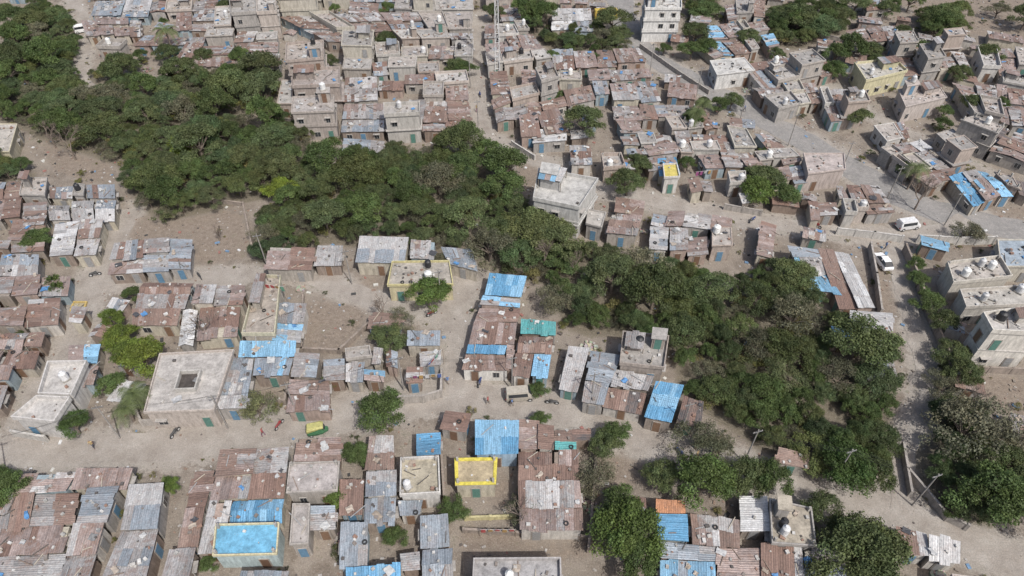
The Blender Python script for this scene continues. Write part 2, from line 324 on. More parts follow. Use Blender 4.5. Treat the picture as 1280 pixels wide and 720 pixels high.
def tin(q,h,pk='T',along=None,wall=None,seed=None,clean=False,name=None):
    NH[0]+=1; r=random.Random(seed or NH[0]*31+5); W,D=dims(q); h-=.25
    if along is None: along=r.random()<.6
    mb=MB(); wc=wall or r.choice(WALLC); far=q[0][1]>95
    parts=[(q,h,pk,along)]
    def split(p,f,sx):
        q_,h_,pk_,al_=p
        A,B=([q_[0],bil(q_,f,0),bil(q_,f,1),q_[3]],[bil(q_,f,0),q_[1],q_[2],bil(q_,f,1)]) if sx else ([q_[0],q_[1],bil(q_,1,f),bil(q_,0,f)],[bil(q_,0,f),bil(q_,1,f),q_[2],q_[3]])
        k2=pk_ if r.random()<.5 else r.choice('TPMGR')
        return [(A,h_+r.uniform(.06,.3),pk_,al_ if r.random()<.6 else not al_),(B,h_-r.uniform(.06,.3),k2,al_ if r.random()<.6 else not al_)]
    if not clean and W*D>(44 if far else 26) and r.random()<.65: parts=split(parts[0],r.uniform(.35,.65),W>D)
    if not clean and W*D>(75 if far else 48) and len(parts)==2: w2,d2=dims(parts[1][0]); parts=[parts[0]]+split(parts[1],r.uniform(.4,.6),w2>d2)
    for pi,(pq,ph,ppk,pal_) in enumerate(parts):
        w_,d_=dims(pq); k=r.uniform(.12,.45)*(1 if r.random()<.5 else -1); gable=(r.random()<.1 and len(parts)==1)
        def zf(s,t,ph=ph,k=k,gable=gable,pal_=pal_):
            x=t if pal_ else s
            return ph+.45*(1-abs(2*x-1))-.2 if gable else ph+k*(x-.5)
        ins_=.2+.004*pi; wq=inset(pq,ins_); a=ins_/max(w_,1);b=ins_/max(d_,1)
        st=[(a,b),(1-a,b),(1-a,1-b),(a,1-b)]; tops=[(*wq[i],zf(*st[i])-.04) for i in range(4)]
        mb.hexa([(*p,0) for p in wq],tops,WALL,wc if pi==0 or r.random()<.5 else r.choice(WALLC))
        for i in (0,1,2,3): deco(mb,wq[i],wq[(i+1)%4],0,ph-.4,r,(i==2) or r.random()<.25)
        pal=PAL[ppk]
        if not gable: panels(mb,pq,zf,pal,r,pal_,clean)
        elif pal_: qa=[pq[0],pq[1],bil(pq,1,.5),bil(pq,0,.5)]; qb=[bil(pq,0,.5),bil(pq,1,.5),pq[2],pq[3]]; panels(mb,qa,lambda s,t:zf(s,t/2),pal,r,True); panels(mb,qb,lambda s,t:zf(s,.5+t/2),pal,r,True)
        else: qa=[pq[0],bil(pq,.5,0),bil(pq,.5,1),pq[3]]; qb=[bil(pq,.5,0),pq[1],pq[2],bil(pq,.5,1)]; panels(mb,qa,lambda s,t:zf(s/2,t),pal,r,False); panels(mb,qb,lambda s,t:zf(.5+s/2,t),pal,r,False)
        junk(mb,pq,lambda s,t:zf(s,t)+.06,r,int(w_*d_*(.06 if clean else .5))+1)
    c=bil(q,.5,.5); mb.build(name or 'tin_roof_house',(c[0],c[1],0)); reg(q)
def ring(mb,q,th,z0,z1,mat,col):
    i=inset(q,th)
    for k in range(4):
        j=(k+1)%4; mb.hexa([(*q[k],z0),(*q[j],z0),(*i[j],z0),(*i[k],z0)],[(*q[k],z1),(*q[j],z1),(*i[j],z1),(*i[k],z1)],mat,col,bottom=False)
CW=[(.42,.40,.37),(.52,.50,.47),(.36,.33,.30),(.43,.38,.34),(.33,.31,.29),(.45,.42,.36),(.37,.31,.27)]
def conc(q,h,roof=(.38,.36,.335),wall=None,par=None,parcol=None,mumty=None,tanks=None,hole=None,floors=None,name='concrete_house',seed=None,shed=True,jk=.5,pth=.16):
    NH[0]+=1; r=random.Random(seed or NH[0]*17+3); W,D=dims(q); mb=MB()
    wc=wall or r.choice(CW); fl=floors or max(1,round(h/3.1)); wq=inset(q,.2); fh=h/fl
    par=r.choice([.12,.2,.3,.5,.7]) if par is None else par
    for f in range(fl):
        z0=f*fh; z1=(f+1)*fh
        mb.prism(wq,z0,z1-.14,WALL,wc)
        oq=q if f==fl-1 else inset(q,r.uniform(-.5,.1))
        mb.prism(oq,z1-.138,z1,CONC,tuple(x*.95 for x in wc),topmat=CONC,topcol=roof)
        for i in range(4): deco(mb,wq[i],wq[(i+1)%4],z0,z1-.4,r,(f==0 and i==2) or r.random()<.2)
        if f>0:
            ring(mb,oq,.12,z0+.002,z0+.6,WALL,wc) if r.random()<.3 else None
    if par>0: ring(mb,q,pth,h+.002,h+par,WALL,parcol or tuple(min(.75,x*1.05) for x in wc))
    inn=inset(q,.35)
    if hole:
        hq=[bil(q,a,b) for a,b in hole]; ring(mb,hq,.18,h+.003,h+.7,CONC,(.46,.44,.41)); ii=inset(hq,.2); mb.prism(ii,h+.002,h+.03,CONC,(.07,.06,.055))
    mu=(r.random()<.25 and W>4.5 and D>4.5) if mumty is None else mumty
    if mu:
        s0=r.choice([.04,.66]);t0=r.choice([.04,.6]); mq=[bil(inn,s0,t0),bil(inn,s0+.3,t0),bil(inn,s0+.3,t0+.34),bil(inn,s0,t0+.34)]
        mb.prism(mq,h+.002,h+2.1,WALL,wc); mb.prism(inset(mq,-.2),h+2.1,h+2.23,CONC,roof); deco(mb,mq[2],mq[3],h,h+2.0,r,True)
        if r.random()<.6: x,y=bil(mq,.5,.5); tank(mb,x,y,h+2.23,r)
    if shed and r.random()<.4 and W>4 and D>4:
        s0=r.choice([.02,.5]); sq=[bil(inn,s0,.05),bil(inn,s0+.46,.05),bil(inn,s0+.46,.6),bil(inn,s0,.6)]
        zz=h+r.uniform(.9,1.9)
        for p in sq: mb.cyl((*p,h),.06,zz-h,6,PAINT,(.2,.17,.14))
        mb.prism(inset(sq,.3),h+.002,zz-.1,WALL,tuple(x*.8 for x in wc)); panels(mb,sq,lambda s,t:zz+.2*t,PAL[r.choice('TGKM')],r,True)
    nt_=tanks if tanks is not None else (1 if r.random()<.35 else 0)
    for _ in range(nt_): x,y=bil(inn,r.uniform(.12,.88),r.uniform(.12,.88)); tank(mb,x,y,h+.003,r)
    if r.random()<.25:
        for p in inn: mb.box((*p,h+.003),(.25,.25,.8),0,CONC,(.4,.38,.35)); mb.tube((*p,h+.8),(p[0]+.05,p[1],h+1.4),.02,.02,4,PAINT,(.15,.08,.05))
    junk(mb,inn,lambda s,t:h+.004,r,int(W*D*jk))
    c=bil(q,.5,.5); mb.build(name,(c[0],c[1],0)); reg(q)
def Q(h,*a): return [P(a[i],a[i+1],h) for i in range(0,8,2)]
def T(*a,k='T',h=None,**o):
    h=h or rnd.uniform(2.5,3.1); tin(Q(h,*a),h,k,**o)
def CC(*a,h=3.3,**o): conc(Q(h,*a),h,**o)
ROOFC=[(.37,.35,.33),(.32,.30,.285),(.43,.41,.39),(.35,.315,.29),(.39,.355,.325),(.29,.275,.26),(.34,.325,.31)]
TREEGAP=[]
def block(a,nc,nr,pk='TTMP',pc=.3,hh=(2.4,3.1),gap=.2,skip=.05):
    q=Q(2.8,*a); al=rnd.random()<.5
    def cuts(n):
        w=[rnd.uniform(.55,1.6) for _ in range(n)]; s=sum(w); o=[0]
        for x in w: o.append(o[-1]+x/s)
        return o
    ts=cuts(nr)
    for j in range(nr):
        ss=cuts(nc)
        for i in range(nc):
            s0,s1,t0,t1=ss[i],ss[i+1],ts[j],ts[j+1]
            c=[bil(q,s0,t0),bil(q,s1,t0),bil(q,s1,t1),bil(q,s0,t1)]; W,D=dims(c)
            if rnd.random()<skip:
                x,y=bil(c,.5,.5)
                if skip>.06 and rnd.random()<.6 and oc(x,y)!=2: TREEGAP.append((x,y,rnd.uniform(1.6,2.8))); raster(inset(c,.8),5)
                continue
            if rnd.random()<.35:
                g=rnd.uniform(.1,.35); s1b=g if rnd.random()<.5 else 0; c=[bil(c,0,s1b),bil(c,1,s1b),bil(c,1,1-(g-s1b)),bil(c,0,1-(g-s1b))]
            c=inset(c,rnd.uniform(gap*.2,gap))
            ro=rnd.uniform(-.08,.08); cx,cy=bil(c,.5,.5)
            c=[(cx+(x-cx)*math.cos(ro)-(y-cy)*math.sin(ro)+rnd.uniform(-.15,.15),cy+(x-cx)*math.sin(ro)+(y-cy)*math.cos(ro)+rnd.uniform(-.15,.15)) for x,y in c]
            x,y=bil(c,.5,.5)
            if oc(x,y)==2: continue
            if rnd.random()<pc:
                h=rnd.choice([2.9,3.0,3.1,3.3,3.5,5.9,6.1] if y>100 else [2.9,3.0,3.1,3.1,3.3,3.4]) if W*D>22 else 2.9
                conc(c,h+rnd.uniform(-.1,.1),roof=rnd.choice(ROOFC))
            else: tin(c,rnd.uniform(*hh),rnd.choice(pk),along=al if rnd.random()<.7 else None)
# --- bottom-left
block((-90,600,20,596,-20,720,-170,720),4,4,'TTMP',.2)
T(22,592,95,588,80,612,12,618,k='P'); T(95,585,166,585,158,608,88,610,k='R')
T(10,620,95,614,88,652,0,660,k='T'); T(0,660,88,654,78,690,-10,696,k='R'); T(-12,697,78,691,72,730,-20,735,k='P')
T(108,608,147,607,132,652,94,652,k='N',h=3.1); T(92,655,130,655,118,690,80,692,k='P'); T(82,694,118,692,108,730,72,730,k='M')
T(160,604,203,602,196,660,150,662,k='G',along=True,clean=True); T(150,663,196,661,180,730,124,730,k='N',along=True,h=3.1)
T(210,686,243,684,236,725,200,725,k='G'); T(243,588,268,587,256,632,232,634,k='R'); T(232,636,256,634,246,682,220,684,k='R',along=True)
T(275,560,320,560,314,592,268,594,k='P'); T(321,560,361,558,357,590,315,592,k='T'); T(268,595,314,593,308,622,262,625,k='M'); T(315,593,357,591,354,620,309,622,k='R')
T(262,627,290,626,276,688,246,690,k='G',h=2.9); T(291,625,354,622,351,650,286,652,k='B',h=2.6)
CC(270,656,350,654,347,694,266,696,h=3.3,roof=(.16,.40,.58),wall=(.42,.5,.5),par=.3,parcol=(.55,.50,.33),tanks=0,mumty=False,shed=False,jk=.1,seed=11)
T(372,546,425,545,423,574,368,577,k='R'); CC(362,579,425,577,422,614,358,617,roof=(.40,.365,.35),tanks=0,mumty=False,shed=False)
CC(366,630,388,630,386,680,362,682,roof=(.36,.33,.31)); T(388,632,418,630,418,660,388,662,k='M')
T(462,545,492,544,492,584,456,586,k='P'); T(458,588,495,586,495,618,457,620,k='G'); T(456,622,495,620,494,652,455,654,k='N')
T(426,654,460,653,458,706,423,708,k='N',along=True); T(432,710,500,706,500,735,432,735,k='B'); T(300,712,360,712,356,735,296,735,k='N')
T(425,600,455,600,452,640,424,642,k='M')
CC(501,574,549,572,551,618,500,621,roof=(.39,.35,.27),tanks=1,mumty=False,shed=False,seed=21); T(521,541,550,540,550,567,521,568,k='B',h=2.7)
T(525,646,560,643,562,680,525,683,k='G'); T(528,686,565,684,566,725,528,728,k='N'); T(497,625,528,624,524,642,500,644,k='M'); T(500,690,524,690,524,712,502,712,k='P')
T(594,524,648,524,648,566,594,567,k='B',h=3.4,clean=True,along=True,wall=(.3,.4,.5))
CC(568,573,622,572,620,606,569,607,h=3.1,roof=(.42,.345,.225),wall=(.46,.42,.33),par=.12,parcol=(.60,.51,.09),pth=.4,tanks=0,mumty=False,shed=False,jk=.15,seed=9,name='yellow_edged_roof_house')
T(649,524,672,524,672,560,649,561,k='R'); T(673,530,692,530,692,560,673,561,k='D')
T(648,563,690,563,690,600,648,600,k='R',along=True); T(691,563,723,562,724,600,691,600,k='T',along=True); T(648,602,725,601,727,632,648,633,k='M',along=True); T(650,635,728,634,729,662,650,662,k='P',along=True)
T(694,536,738,536,738,550,694,550,k='D',h=2.4); T(694,551,720,551,720,561,694,561,k='E',h=2.2);CC(592,700,701,699,702,740,590,740,roof=(.34,.33,.33),wall=(.36,.34,.33),par=.6,tanks=1,seed=8)
# --- bottom-right
T(820,623,856,626,857,640,820,639,k='O',h=3.1,clean=True); T(822,641,858,642,860,676,824,673,k='B',h=3.0,seed=77,clean=True)
T(864,641,925,648,925,684,866,680,k='P'); T(926,618,958,620,962,664,928,662,k='W',clean=True); CC(961,624,1014,636,1020,684,964,680,roof=(.37,.33,.27),tanks=2,seed=5)
T(826,677,894,682,895,700,826,697,k='N'); T(826,699,895,702,895,735,826,735,k='K'); T(897,686,950,684,952,735,897,735,k='P'); T(952,684,1003,684,1006,735,953,735,k='M'); T(1004,686,1056,684,1060,735,1007,735,k='N')
T(1122,657,1160,666,1162,694,1126,692,k='M'); T(1162,668,1201,678,1202,702,1164,698,k='G'); T(975,559,1012,566,1010,584,971,578,k='P')
block((1150,715,1290,735,1290,800,1150,790),4,2,'TM'); block((560,735,820,735,820,790,550,790),5,2)
# --- centre-south
T(711,433,737,435,722,488,699,484,k='G',along=True,clean=True); T(742,438,776,442,762,478,733,474,k='N'); T(732,476,762,480,755,504,727,500,k='N')
CC(778,416,836,422,830,462,774,456,h=3.4,roof=(.33,.31,.29),wall=(.30,.26,.23),par=.5,tanks=1,mumty=True,seed=41)
T(768,461,818,468,810,488,764,481,k='T'); T(757,484,808,492,802,516,753,506,k='D'); T(820,476,855,481,840,526,806,519,k='B',h=3.2,along=True,clean=True); T(855,494,880,502,876,532,846,528,k='D')
T(600,383,650,386,646,402,594,400,k='R'); T(592,402,646,404,643,428,586,427,k='R',along=True); T(585,429,633,430,631,442,583,441,k='B',along=True,clean=True); T(634,430,643,430,640,460,632,459,k='R'); T(582,443,631,444,636,461,577,460,k='R',wall=(.6,.58,.54),along=True)
T(652,397,695,401,694,418,651,416,k='E'); T(650,418,692,420,689,439,646,438,k='R',along=True); T(668,441,689,441,685,470,664,469,k='B'); T(645,440,667,441,662,470,640,469,k='R',wall=(.55,.52,.48))
T(612,341,658,345,651,369,606,366,k='B',clean=True); T(604,369,650,372,649,382,600,380,k='K')
T(450,295,511,297,505,327,444,325,k='G',h=3.3,along=True,clean=True); T(514,299,545,301,542,322,512,321,k='M')
CC(490,328,562,327,567,357,484,358,roof=(.36,.33,.29),wall=(.48,.43,.28),par=.35,parcol=(.50,.45,.24),tanks=2,seed=33)
T(551,308,590,312,597,337,560,327,k='N',along=True); T(397,307,428,307,426,330,392,330,k='K',seed=3); T(336,307,393,308,388,336,332,336,k='R')
# --- left-centre
T(143,304,180,300,178,338,133,340,k='M'); T(181,299,212,298,210,336,179,338,k='P'); T(213,298,239,297,236,334,211,336,k='M')
T(178,351,241,352,236,366,172,366,k='R'); T(172,368,236,368,230,384,168,384,k='T'); T(166,386,226,386,220,404,164,404,k='R')
T(245,354,306,354,302,378,240,380,k='P'); T(228,386,246,386,240,430,222,430,k='W',h=2.3); T(250,382,300,382,296,420,246,424,k='R',h=2.4)
CC(322,346,352,347,345,420,303,420,roof=(.36,.32,.28),wall=(.45,.41,.35),par=.6,parcol=(.46,.43,.32),tanks=0,mumty=False,seed=90)
T(346,377,383,378,379,402,344,402,k='N'); T(344,403,378,404,374,426,340,425,k='K'); T(300,426,370,426,368,443,297,444,k='B',along=True); T(318,446,366,446,361,468,316,468,k='K'); T(290,446,316,447,307,510,270,510,k='G',along=True)
CC(200,443,293,438,268,514,180,517,h=3.5,roof=(.42,.395,.37),wall=(.42,.37,.33),par=.3,tanks=0,mumty=False,shed=False,jk=.12,hole=[(.36,.36),(.66,.36),(.66,.68),(.36,.68)],seed=15)
T(369,440,399,440,394,470,364,470,k='N',h=3.2); T(362,474,410,474,411,492,360,492,k='P'); T(360,493,411,493,412,512,358,513,k='M')
block((432,436,478,434,478,502,430,504),2,3,'TMPK',.15); block((480,436,551,434,551,492,484,498),3,3,'TRMP',.2); T(509,412,550,412,550,431,508,431,k='N'); T(405,448,430,448,430,474,404,474,k='M')
CC(62,455,111,454,92,497,50,495,h=3.6,roof=(.48,.46,.44),wall=(.52,.50,.48),par=.7,mumty=False,tanks=1,seed=52,jk=.2); CC(48,497,90,499,70,530,16,524,h=3.6,roof=(.46,.44,.42),wall=(.5,.48,.46),par=.6,mumty=False,tanks=0,seed=53,jk=.2)
block((-60,415,56,413,26,505,-110,510),4,4,'TRMR',.12); T(86,430,125,430,120,453,84,452,k='K'); T(104,456,122,456,116,480,98,480,k='M')
block((-60,372,76,370,70,406,-70,408),4,1,'PRM',.1); T(20,345,86,342,84,367,14,369,k='R'); T(-50,345,18,345,12,370,-60,370,k='T'); T(2,318,48,318,46,343,-6,343,k='G'); T(68,278,99,276,90,318,60,318,k='W'); T(100,276,129,274,118,316,91,318,k='P')
block((-60,225,60,224,54,314,-90,316),4,4,'PTMR',.1); block((62,231,145,231,143,273,60,275),3,2,'GKM',.05); T(30,262,58,262,54,280,28,280,k='M'); T(90,382,108,382,100,402,86,402,k='M')
CC(-20,155,22,155,12,190,-40,190,roof=(.42,.39,.35),wall=(.48,.44,.33))
# --- top-left and top-centre
block((118,0,190,-2,186,18,114,20),2,1,'GT',.2); block((190,2,350,-2,350,34,180,40),6,2,'TPMR',.45,skip=.15); block((178,42,348,36,346,66,150,74),6,2,'TPMR',.3,skip=.15); block((100,18,178,22,172,42,108,44),3,1,'P',.1); block((240,68,350,68,350,82,240,82),3,1,'T',.4)
CC(358,56,405,52,405,74,357,78,h=8.5,roof=(.36,.32,.29),wall=(.34,.29,.26),par=.5,floors=3,mumty=True); CC(366,88,425,86,425,108,365,110,h=6.2,roof=(.34,.30,.28),wall=(.34,.29,.26),par=.6,floors=2)
CC(352,100,366,100,366,130,346,130,h=3.2); CC(366,122,418,120,418,140,364,142,h=6.2,floors=2,wall=(.36,.32,.29),roof=(.36,.33,.31))
block((360,-30,590,-32,592,14,350,16),7,3,'TPMK',.5,skip=.14); block((350,18,592,16,592,50,410,52),6,2,'TPM',.5,skip=.12); block((430,54,592,52,592,90,428,94),5,2,'TPM',.6,skip=.07); block((430,96,585,92,586,124,428,128),4,2,'TRPR',.3); T(430,130,480,129,480,146,428,147,k='K',seed=3); T(428,148,480,147,480,164,426,165,k='G'); block((482,125,586,122,588,162,482,165),3,2,'TRP',.25); T(430,172,480,175,478,190,428,188,k='N')
block((606,-30,660,-30,684,22,606,26),3,3,'TPM',.5,skip=.15); block((606,28,655,28,690,72,608,86),3,3,'TPMK',.5); block((690,60,800,60,812,82,690,84),4,1,'PM',.4); T(690,12,738,12,742,36,690,36,k='W'); block((612,88,690,84,700,112,612,118),4,1,'TR',.3)
block((612,118,730,88,745,122,622,152),4,2,'TRPR',.25); block((732,86,812,84,828,124,748,128),3,2,'RPM',.25); block((616,154,700,134,708,166,620,174),3,1,'TRM',.3)
CC(804,-4,852,-4,852,12,806,12,h=8.0,roof=(.5,.49,.47),wall=(.62,.61,.59),par=.5,floors=3,mumty=True)
block((764,130,880,130,900,160,778,166),5,2,'TPMR',.3,skip=.15); block((775,168,905,162,930,208,790,212),5,3,'TPMK',.35,skip=.2); block((905,160,965,168,1000,195,925,205),3,2,'TMP',.4); block((925,195,1000,190,1010,225,950,235),3,2,'PMK',.3,skip=.1); block((750,195,790,195,795,212,752,214),2,1,'M',.3)
T(822,198,845,196,850,216,824,218,k='B'); CC(828,206,846,205,850,222,830,223,h=3.5,roof=(.50,.42,.12),jk=.1,tanks=0,mumty=False); block((860,222,930,216,940,250,870,256),4,2,'TMPK',.3)
CC(673,213,748,226,724,262,666,250,h=6.6,roof=(.44,.43,.41),wall=(.45,.44,.42),par=.6,floors=2,mumty=True,tanks=0,seed=64,name='two_storey_concrete_house',jk=.05)
T(764,265,803,267,796,294,758,290,k='P'); CC(735,262,758,266,752,285,732,280,h=3.2); block((818,262,916,268,914,318,808,312),4,2,'MGP',.15); T(952,276,971,279,966,320,946,318,k='R'); T(712,180,738,180,740,205,714,205,k='M'); T(665,160,708,160,708,175,666,177,k='W')
T(988,307,1022,310,1036,340,1003,346,k='K'); T(1004,348,1036,342,1050,365,1012,362,k='B',h=2.6); T(1023,310,1042,312,1072,384,1050,384,k='R',along=True,clean=True); T(1043,312,1062,315,1094,384,1073,384,k='W',along=True,clean=True); T(1064,386,1116,391,1116,414,1066,406,k='G'); T(1040,405,1070,410,1072,425,1042,422,k='B'); T(1082,452,1118,448,1122,470,1085,474,k='N')
# --- right
CC(1182,330,1248,322,1264,348,1190,356,h=3.8,roof=(.39,.36,.33),wall=(.48,.45,.40),par=.6,tanks=3,seed=61); CC(1198,364,1290,358,1290,382,1206,386,h=3.6,roof=(.40,.38,.35),wall=(.46,.43,.39),par=.5,tanks=2); CC(1226,394,1300,384,1305,420,1238,416,h=7,roof=(.44,.42,.40),wall=(.58,.55,.5),par=.7,floors=2,tanks=1); CC(1246,300,1300,300,1300,334,1250,334,roof=(.30,.35,.40))
T(1187,221,1203,215,1232,250,1218,256,k='B',along=True); T(1204,215,1220,211,1252,242,1233,249,k='K',along=True); T(1221,211,1235,214,1268,243,1253,243,k='B',along=True)
CC(1004,192,1055,192,1057,212,1010,218,h=4,roof=(.40,.35,.33),wall=(.42,.36,.33)); block((1045,228,1100,234,1122,268,1055,270),3,2,'PTM',.1); block((990,248,1046,250,1050,274,995,272),3,1,'RM',.1)
block((1096,186,1190,160,1235,200,1140,218),5,2,'WGPM',.2,gap=.6); block((1140,216,1190,206,1200,222,1165,232),2,1,'R',.1); CC(1122,112,1172,104,1184,122,1132,134,h=3.8,roof=(.41,.36,.33),wall=(.44,.39,.36)); CC(1067,80,1118,75,1134,90,1082,103,h=4,roof=(.42,.40,.36),wall=(.54,.50,.33),par=.5)
block((1190,98,1290,112,1290,160,1215,142),4,2,'TPM',.4,skip=.18); block((1110,56,1196,52,1215,84,1130,94),4,2,'TPM',.3,skip=.18); block((925,82,1012,60,1052,88,955,112),4,2,'PMRK',.3); CC(887,76,930,72,944,88,896,94,h=3.6,roof=(.48,.47,.45),wall=(.56,.55,.53)); block((935,104,1020,100,1030,125,970,140),3,2,'TP',.2); block((1022,112,1062,112,1085,150,1040,156),2,2,'TMP',.2); block((1190,168,1240,150,1290,170,1290,205),3,2,'TPD',.2); block((1228,200,1290,215,1290,245,1258,232),2,2,'TD',.3)
block((850,32,955,26,975,58,892,70),5,2,'PMK',.35,skip=.15); block((905,0,955,-2,960,20,910,24),3,1,'PM',.3); block((1060,36,1120,30,1130,50,1070,58),3,1,'PM',.4); block((1060,-5,1150,-8,1150,10,1062,14),4,1,'M',.3,skip=.3); block((1215,55,1290,62,1290,92,1225,88),3,1,'PM',.3); block((1090,158,1130,150,1140,170,1110,178),2,1,'M',.3)
block((1300,80,1420,90,1420,230,1300,200),4,4,'TPM',.3); block((1310,330,1420,330,1430,430,1320,430),3,3,'TPM',.4)
# infill sheds and outbuildings
def free(x,y,w,d,a,border):
    cs,sn=math.cos(a),math.sin(a); q=[(x+p*cs-o*sn,y+p*sn+o*cs) for p,o in((-w/2,d/2),(w/2,d/2),(w/2,-d/2),(-w/2,-d/2))]
    n1=int(w/.5)+1;n2=int(d/.5)+1
    big=inset(q,-border)
    for i in range(n1+1):
        for j in range(n2+1):
            if oc(*bil(big,i/n1,j/n2))!=0: return None
    return q
def infr(x,y,m=0):
    dep=y*C+ (H)*S; u=x/dep*F+640; up=(y*S-(H)*C)/dep; v=360-up*F
    return -m<u<1280+m and -m<v<720+m
for w,d,n in((7,5.5,900),(5.2,4,2200),(3.8,3,2600),(2.6,2.2,2200)):
    for _ in range(n):
        x=rnd.uniform(-165,165); y=rnd.uniform(12,195)
        inside=infr(x,y,20)
        if not inside and (not infr(x,y,260) or w<5 or rnd.random()<.5): continue
        if inside and w<3 and rnd.random()<.5: continue
        a=(-.12 if x<0 else -.35*min(1,x/60)) + rnd.uniform(-.1,.1)
        q=free(x,y,w*rnd.uniform(.8,1.2),d*rnd.uniform(.8,1.2),a,.3 if w<4 else .45)
        if not q: continue
        if w<6 and y>75 and rnd.random()<.25: TREEGAP.append((x,y,min(w,4)*.45)); raster(q,5); continue
        if w>4.5 and rnd.random()<.35: conc(q,rnd.choice([2.9,3.0,3.2]),roof=rnd.choice(ROOFC))
        else: tin(q,rnd.uniform(2.1,2.8) if w>3 else rnd.uniform(1.9,2.4),rnd.choice('TTRPPMMGKR'),name='tin_shed' if w<4.5 else None)
# ------------------------------------------------------------------ ground with masks
X=np.concatenate([[-2500,-900,-400,-260],np.arange(-190,190.1,1.0),[260,400,900,2500]]); Y=np.concatenate([[-1500,-400,-100,-20],np.arange(0,250.1,1.0),[320,500,1200,4000]])
XX,YY=np.meshgrid(X,Y); V=np.stack([XX,YY,0*XX],-1).reshape(-1,3); nx,ny=len(X),len(Y)
idx=np.arange(nx*ny).reshape(ny,nx); Fc=np.stack([idx[:-1,:-1],idx[:-1,1:],idx[1:,1:],idx[1:,:-1]],-1).reshape(-1,4)
me=bpy.data.meshes.new('ground'); me.from_pydata(V.tolist(),[],Fc.tolist())
road=np.zeros(len(V))
for nm,sp,w in SROADS:
    for p in sp[::2]:
        d=np.hypot(V[:,0]-p[0],V[:,1]-p[1]); road=np.maximum(road,np.clip(1-(d-w*.5)/3.0,0,1))
def blur(a,k):
    for _ in range(k): a=(a+np.roll(a,1,0)+np.roll(a,-1,0)+np.roll(a,1,1)+np.roll(a,-1,1))/5
    return a
def sample(code):
    g=blur((occ==code).astype(float),8); i=np.clip(((V[:,0]-GX0)/GS).astype(int),0,GW-1); j=np.clip(((V[:,1]-GY0)/GS).astype(int),0,GH-1); return g[j,i]
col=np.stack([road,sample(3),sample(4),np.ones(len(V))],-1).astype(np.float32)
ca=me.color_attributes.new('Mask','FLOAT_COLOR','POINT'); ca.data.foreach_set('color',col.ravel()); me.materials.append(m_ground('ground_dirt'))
sc.collection.objects.link(bpy.data.objects.new('ground',me))
# ------------------------------------------------------------------ trees
def leafcloud(centers,radii,per,size,colf,rng,flat=.7):
    vs=[];cs=[]
    for (c,R) in zip(centers,radii):
        n=int(per*R*R)+4; d=rng.normal(size=(n,3)); d/=np.linalg.norm(d,axis=1)[:,None]; d[:,2]=np.abs(d[:,2])*1.0-.4*(rng.random(n)<.35)
        rr=R*(.45+.65*rng.random(n)**.7); lump=1+.3*np.sin(d[:,0]*5+c[0]*3)*np.cos(d[:,1]*6+c[1]*2); p=np.array(c)+d*(rr*lump)[:,None]*np.array([1,1,flat])
        nn=d+rng.normal(size=(n,3))*.7; nn/=np.linalg.norm(nn,axis=1)[:,None]; t=np.cross(nn,rng.normal(size=(n,3))); t/=np.linalg.norm(t,axis=1)[:,None]; b=np.cross(nn,t)
        sz=size*(.5+.9*rng.random(n))[:,None]; asp=(.4+.4*rng.random(n))[:,None]
        q=np.stack([p-t*sz,p-b*sz*asp,p+t*sz,p+b*sz*asp],1); vs.append(q.reshape(-1,3))
        cc=colf(c,n); cs.append(np.repeat(cc,4,axis=0))
    return np.concatenate(vs),np.concatenate(cs)
def make_tree(name,R,Ht,seed,per=400,size=.115,base=(.088,.118,.05),flat=.7,ncl=46,rk=(.15,.15)):
    rng=np.random.default_rng(seed); cen=[];rad=[]; ph=rng.random()*6.28
    for k in range(ncl):
        a=rng.random()*6.283; Ra=R*(1+.18*math.sin(2*a+ph)+.14*math.sin(5*a+ph*2)); rr=Ra*math.sqrt(rng.random())*.9; z=Ht*.5+(Ht*.42)*(1-min(1,rr/R)**2)*(.5+.5*rng.random())
        cen.append((rr*math.cos(a),rr*math.sin(a),z)); rad.append(R*(rk[0]+rk[1]*rng.random()))
    b=np.array(base)
    def colf(c,n):
        k=.72+.6*rng.random(); w=rng.random()*.14; l=(.7+.6*rng.random(n))[:,None]
        cc=b*k*l*np.array([1+w,1,1-.3*w]); return np.concatenate([cc,np.ones((n,1))],1)
    lv,lc=leafcloud(cen,rad,per,size,colf,rng,flat)
    mb=MB(); tr=.05*R+.05; mb.tube((0,0,-.1),(.1,.05,Ht*.3),tr,tr*.75,7,0,(1,1,1))
    for c in cen[::3]:
        m=(c[0]*.35,c[1]*.35,Ht*.45); mb.tube((.1,.05,Ht*.28),m,tr*.55,tr*.3,5,0,(1,1,1)); mb.tube(m,c,tr*.3,tr*.1,4,0,(1,1,1))
    return finish(name,mb,lv,lc)
def finish(name,mb,lv,lc):
    nb=len(mb.v); nf=len(mb.f); n=len(lv)//4
    me=bpy.data.meshes.new(name); fs=mb.f+[(nb+4*i,nb+4*i+1,nb+4*i+2,nb+4*i+3) for i in range(n)]
    me.from_pydata(mb.v+[tuple(x) for x in lv.tolist()],[],fs)
    me.materials.append(BARK); me.materials.append(LEAF); mi=np.zeros(len(fs),np.int32); mi[nf:]=1; me.polygons.foreach_set('material_index',mi)
    ca=me.color_attributes.new('Col','FLOAT_COLOR','CORNER'); ca.data.foreach_set('color',np.concatenate([np.array(mb.c,dtype=np.float32).reshape(-1,4) if mb.c else np.zeros((0,4)),lc]).astype(np.float32).ravel()); me.update(); return me
ACA=[make_tree('acacia',4.0,rnd.uniform(5.2,6.8),100+i,ncl=rnd.randint(34,52)) for i in range(8)]
BROAD=[make_tree('neem',3.2,6.0,200+i,per=460,size=.11,base=(.08,.122,.042),flat=.8,ncl=40,rk=(.17,.15)) for i in range(4)]
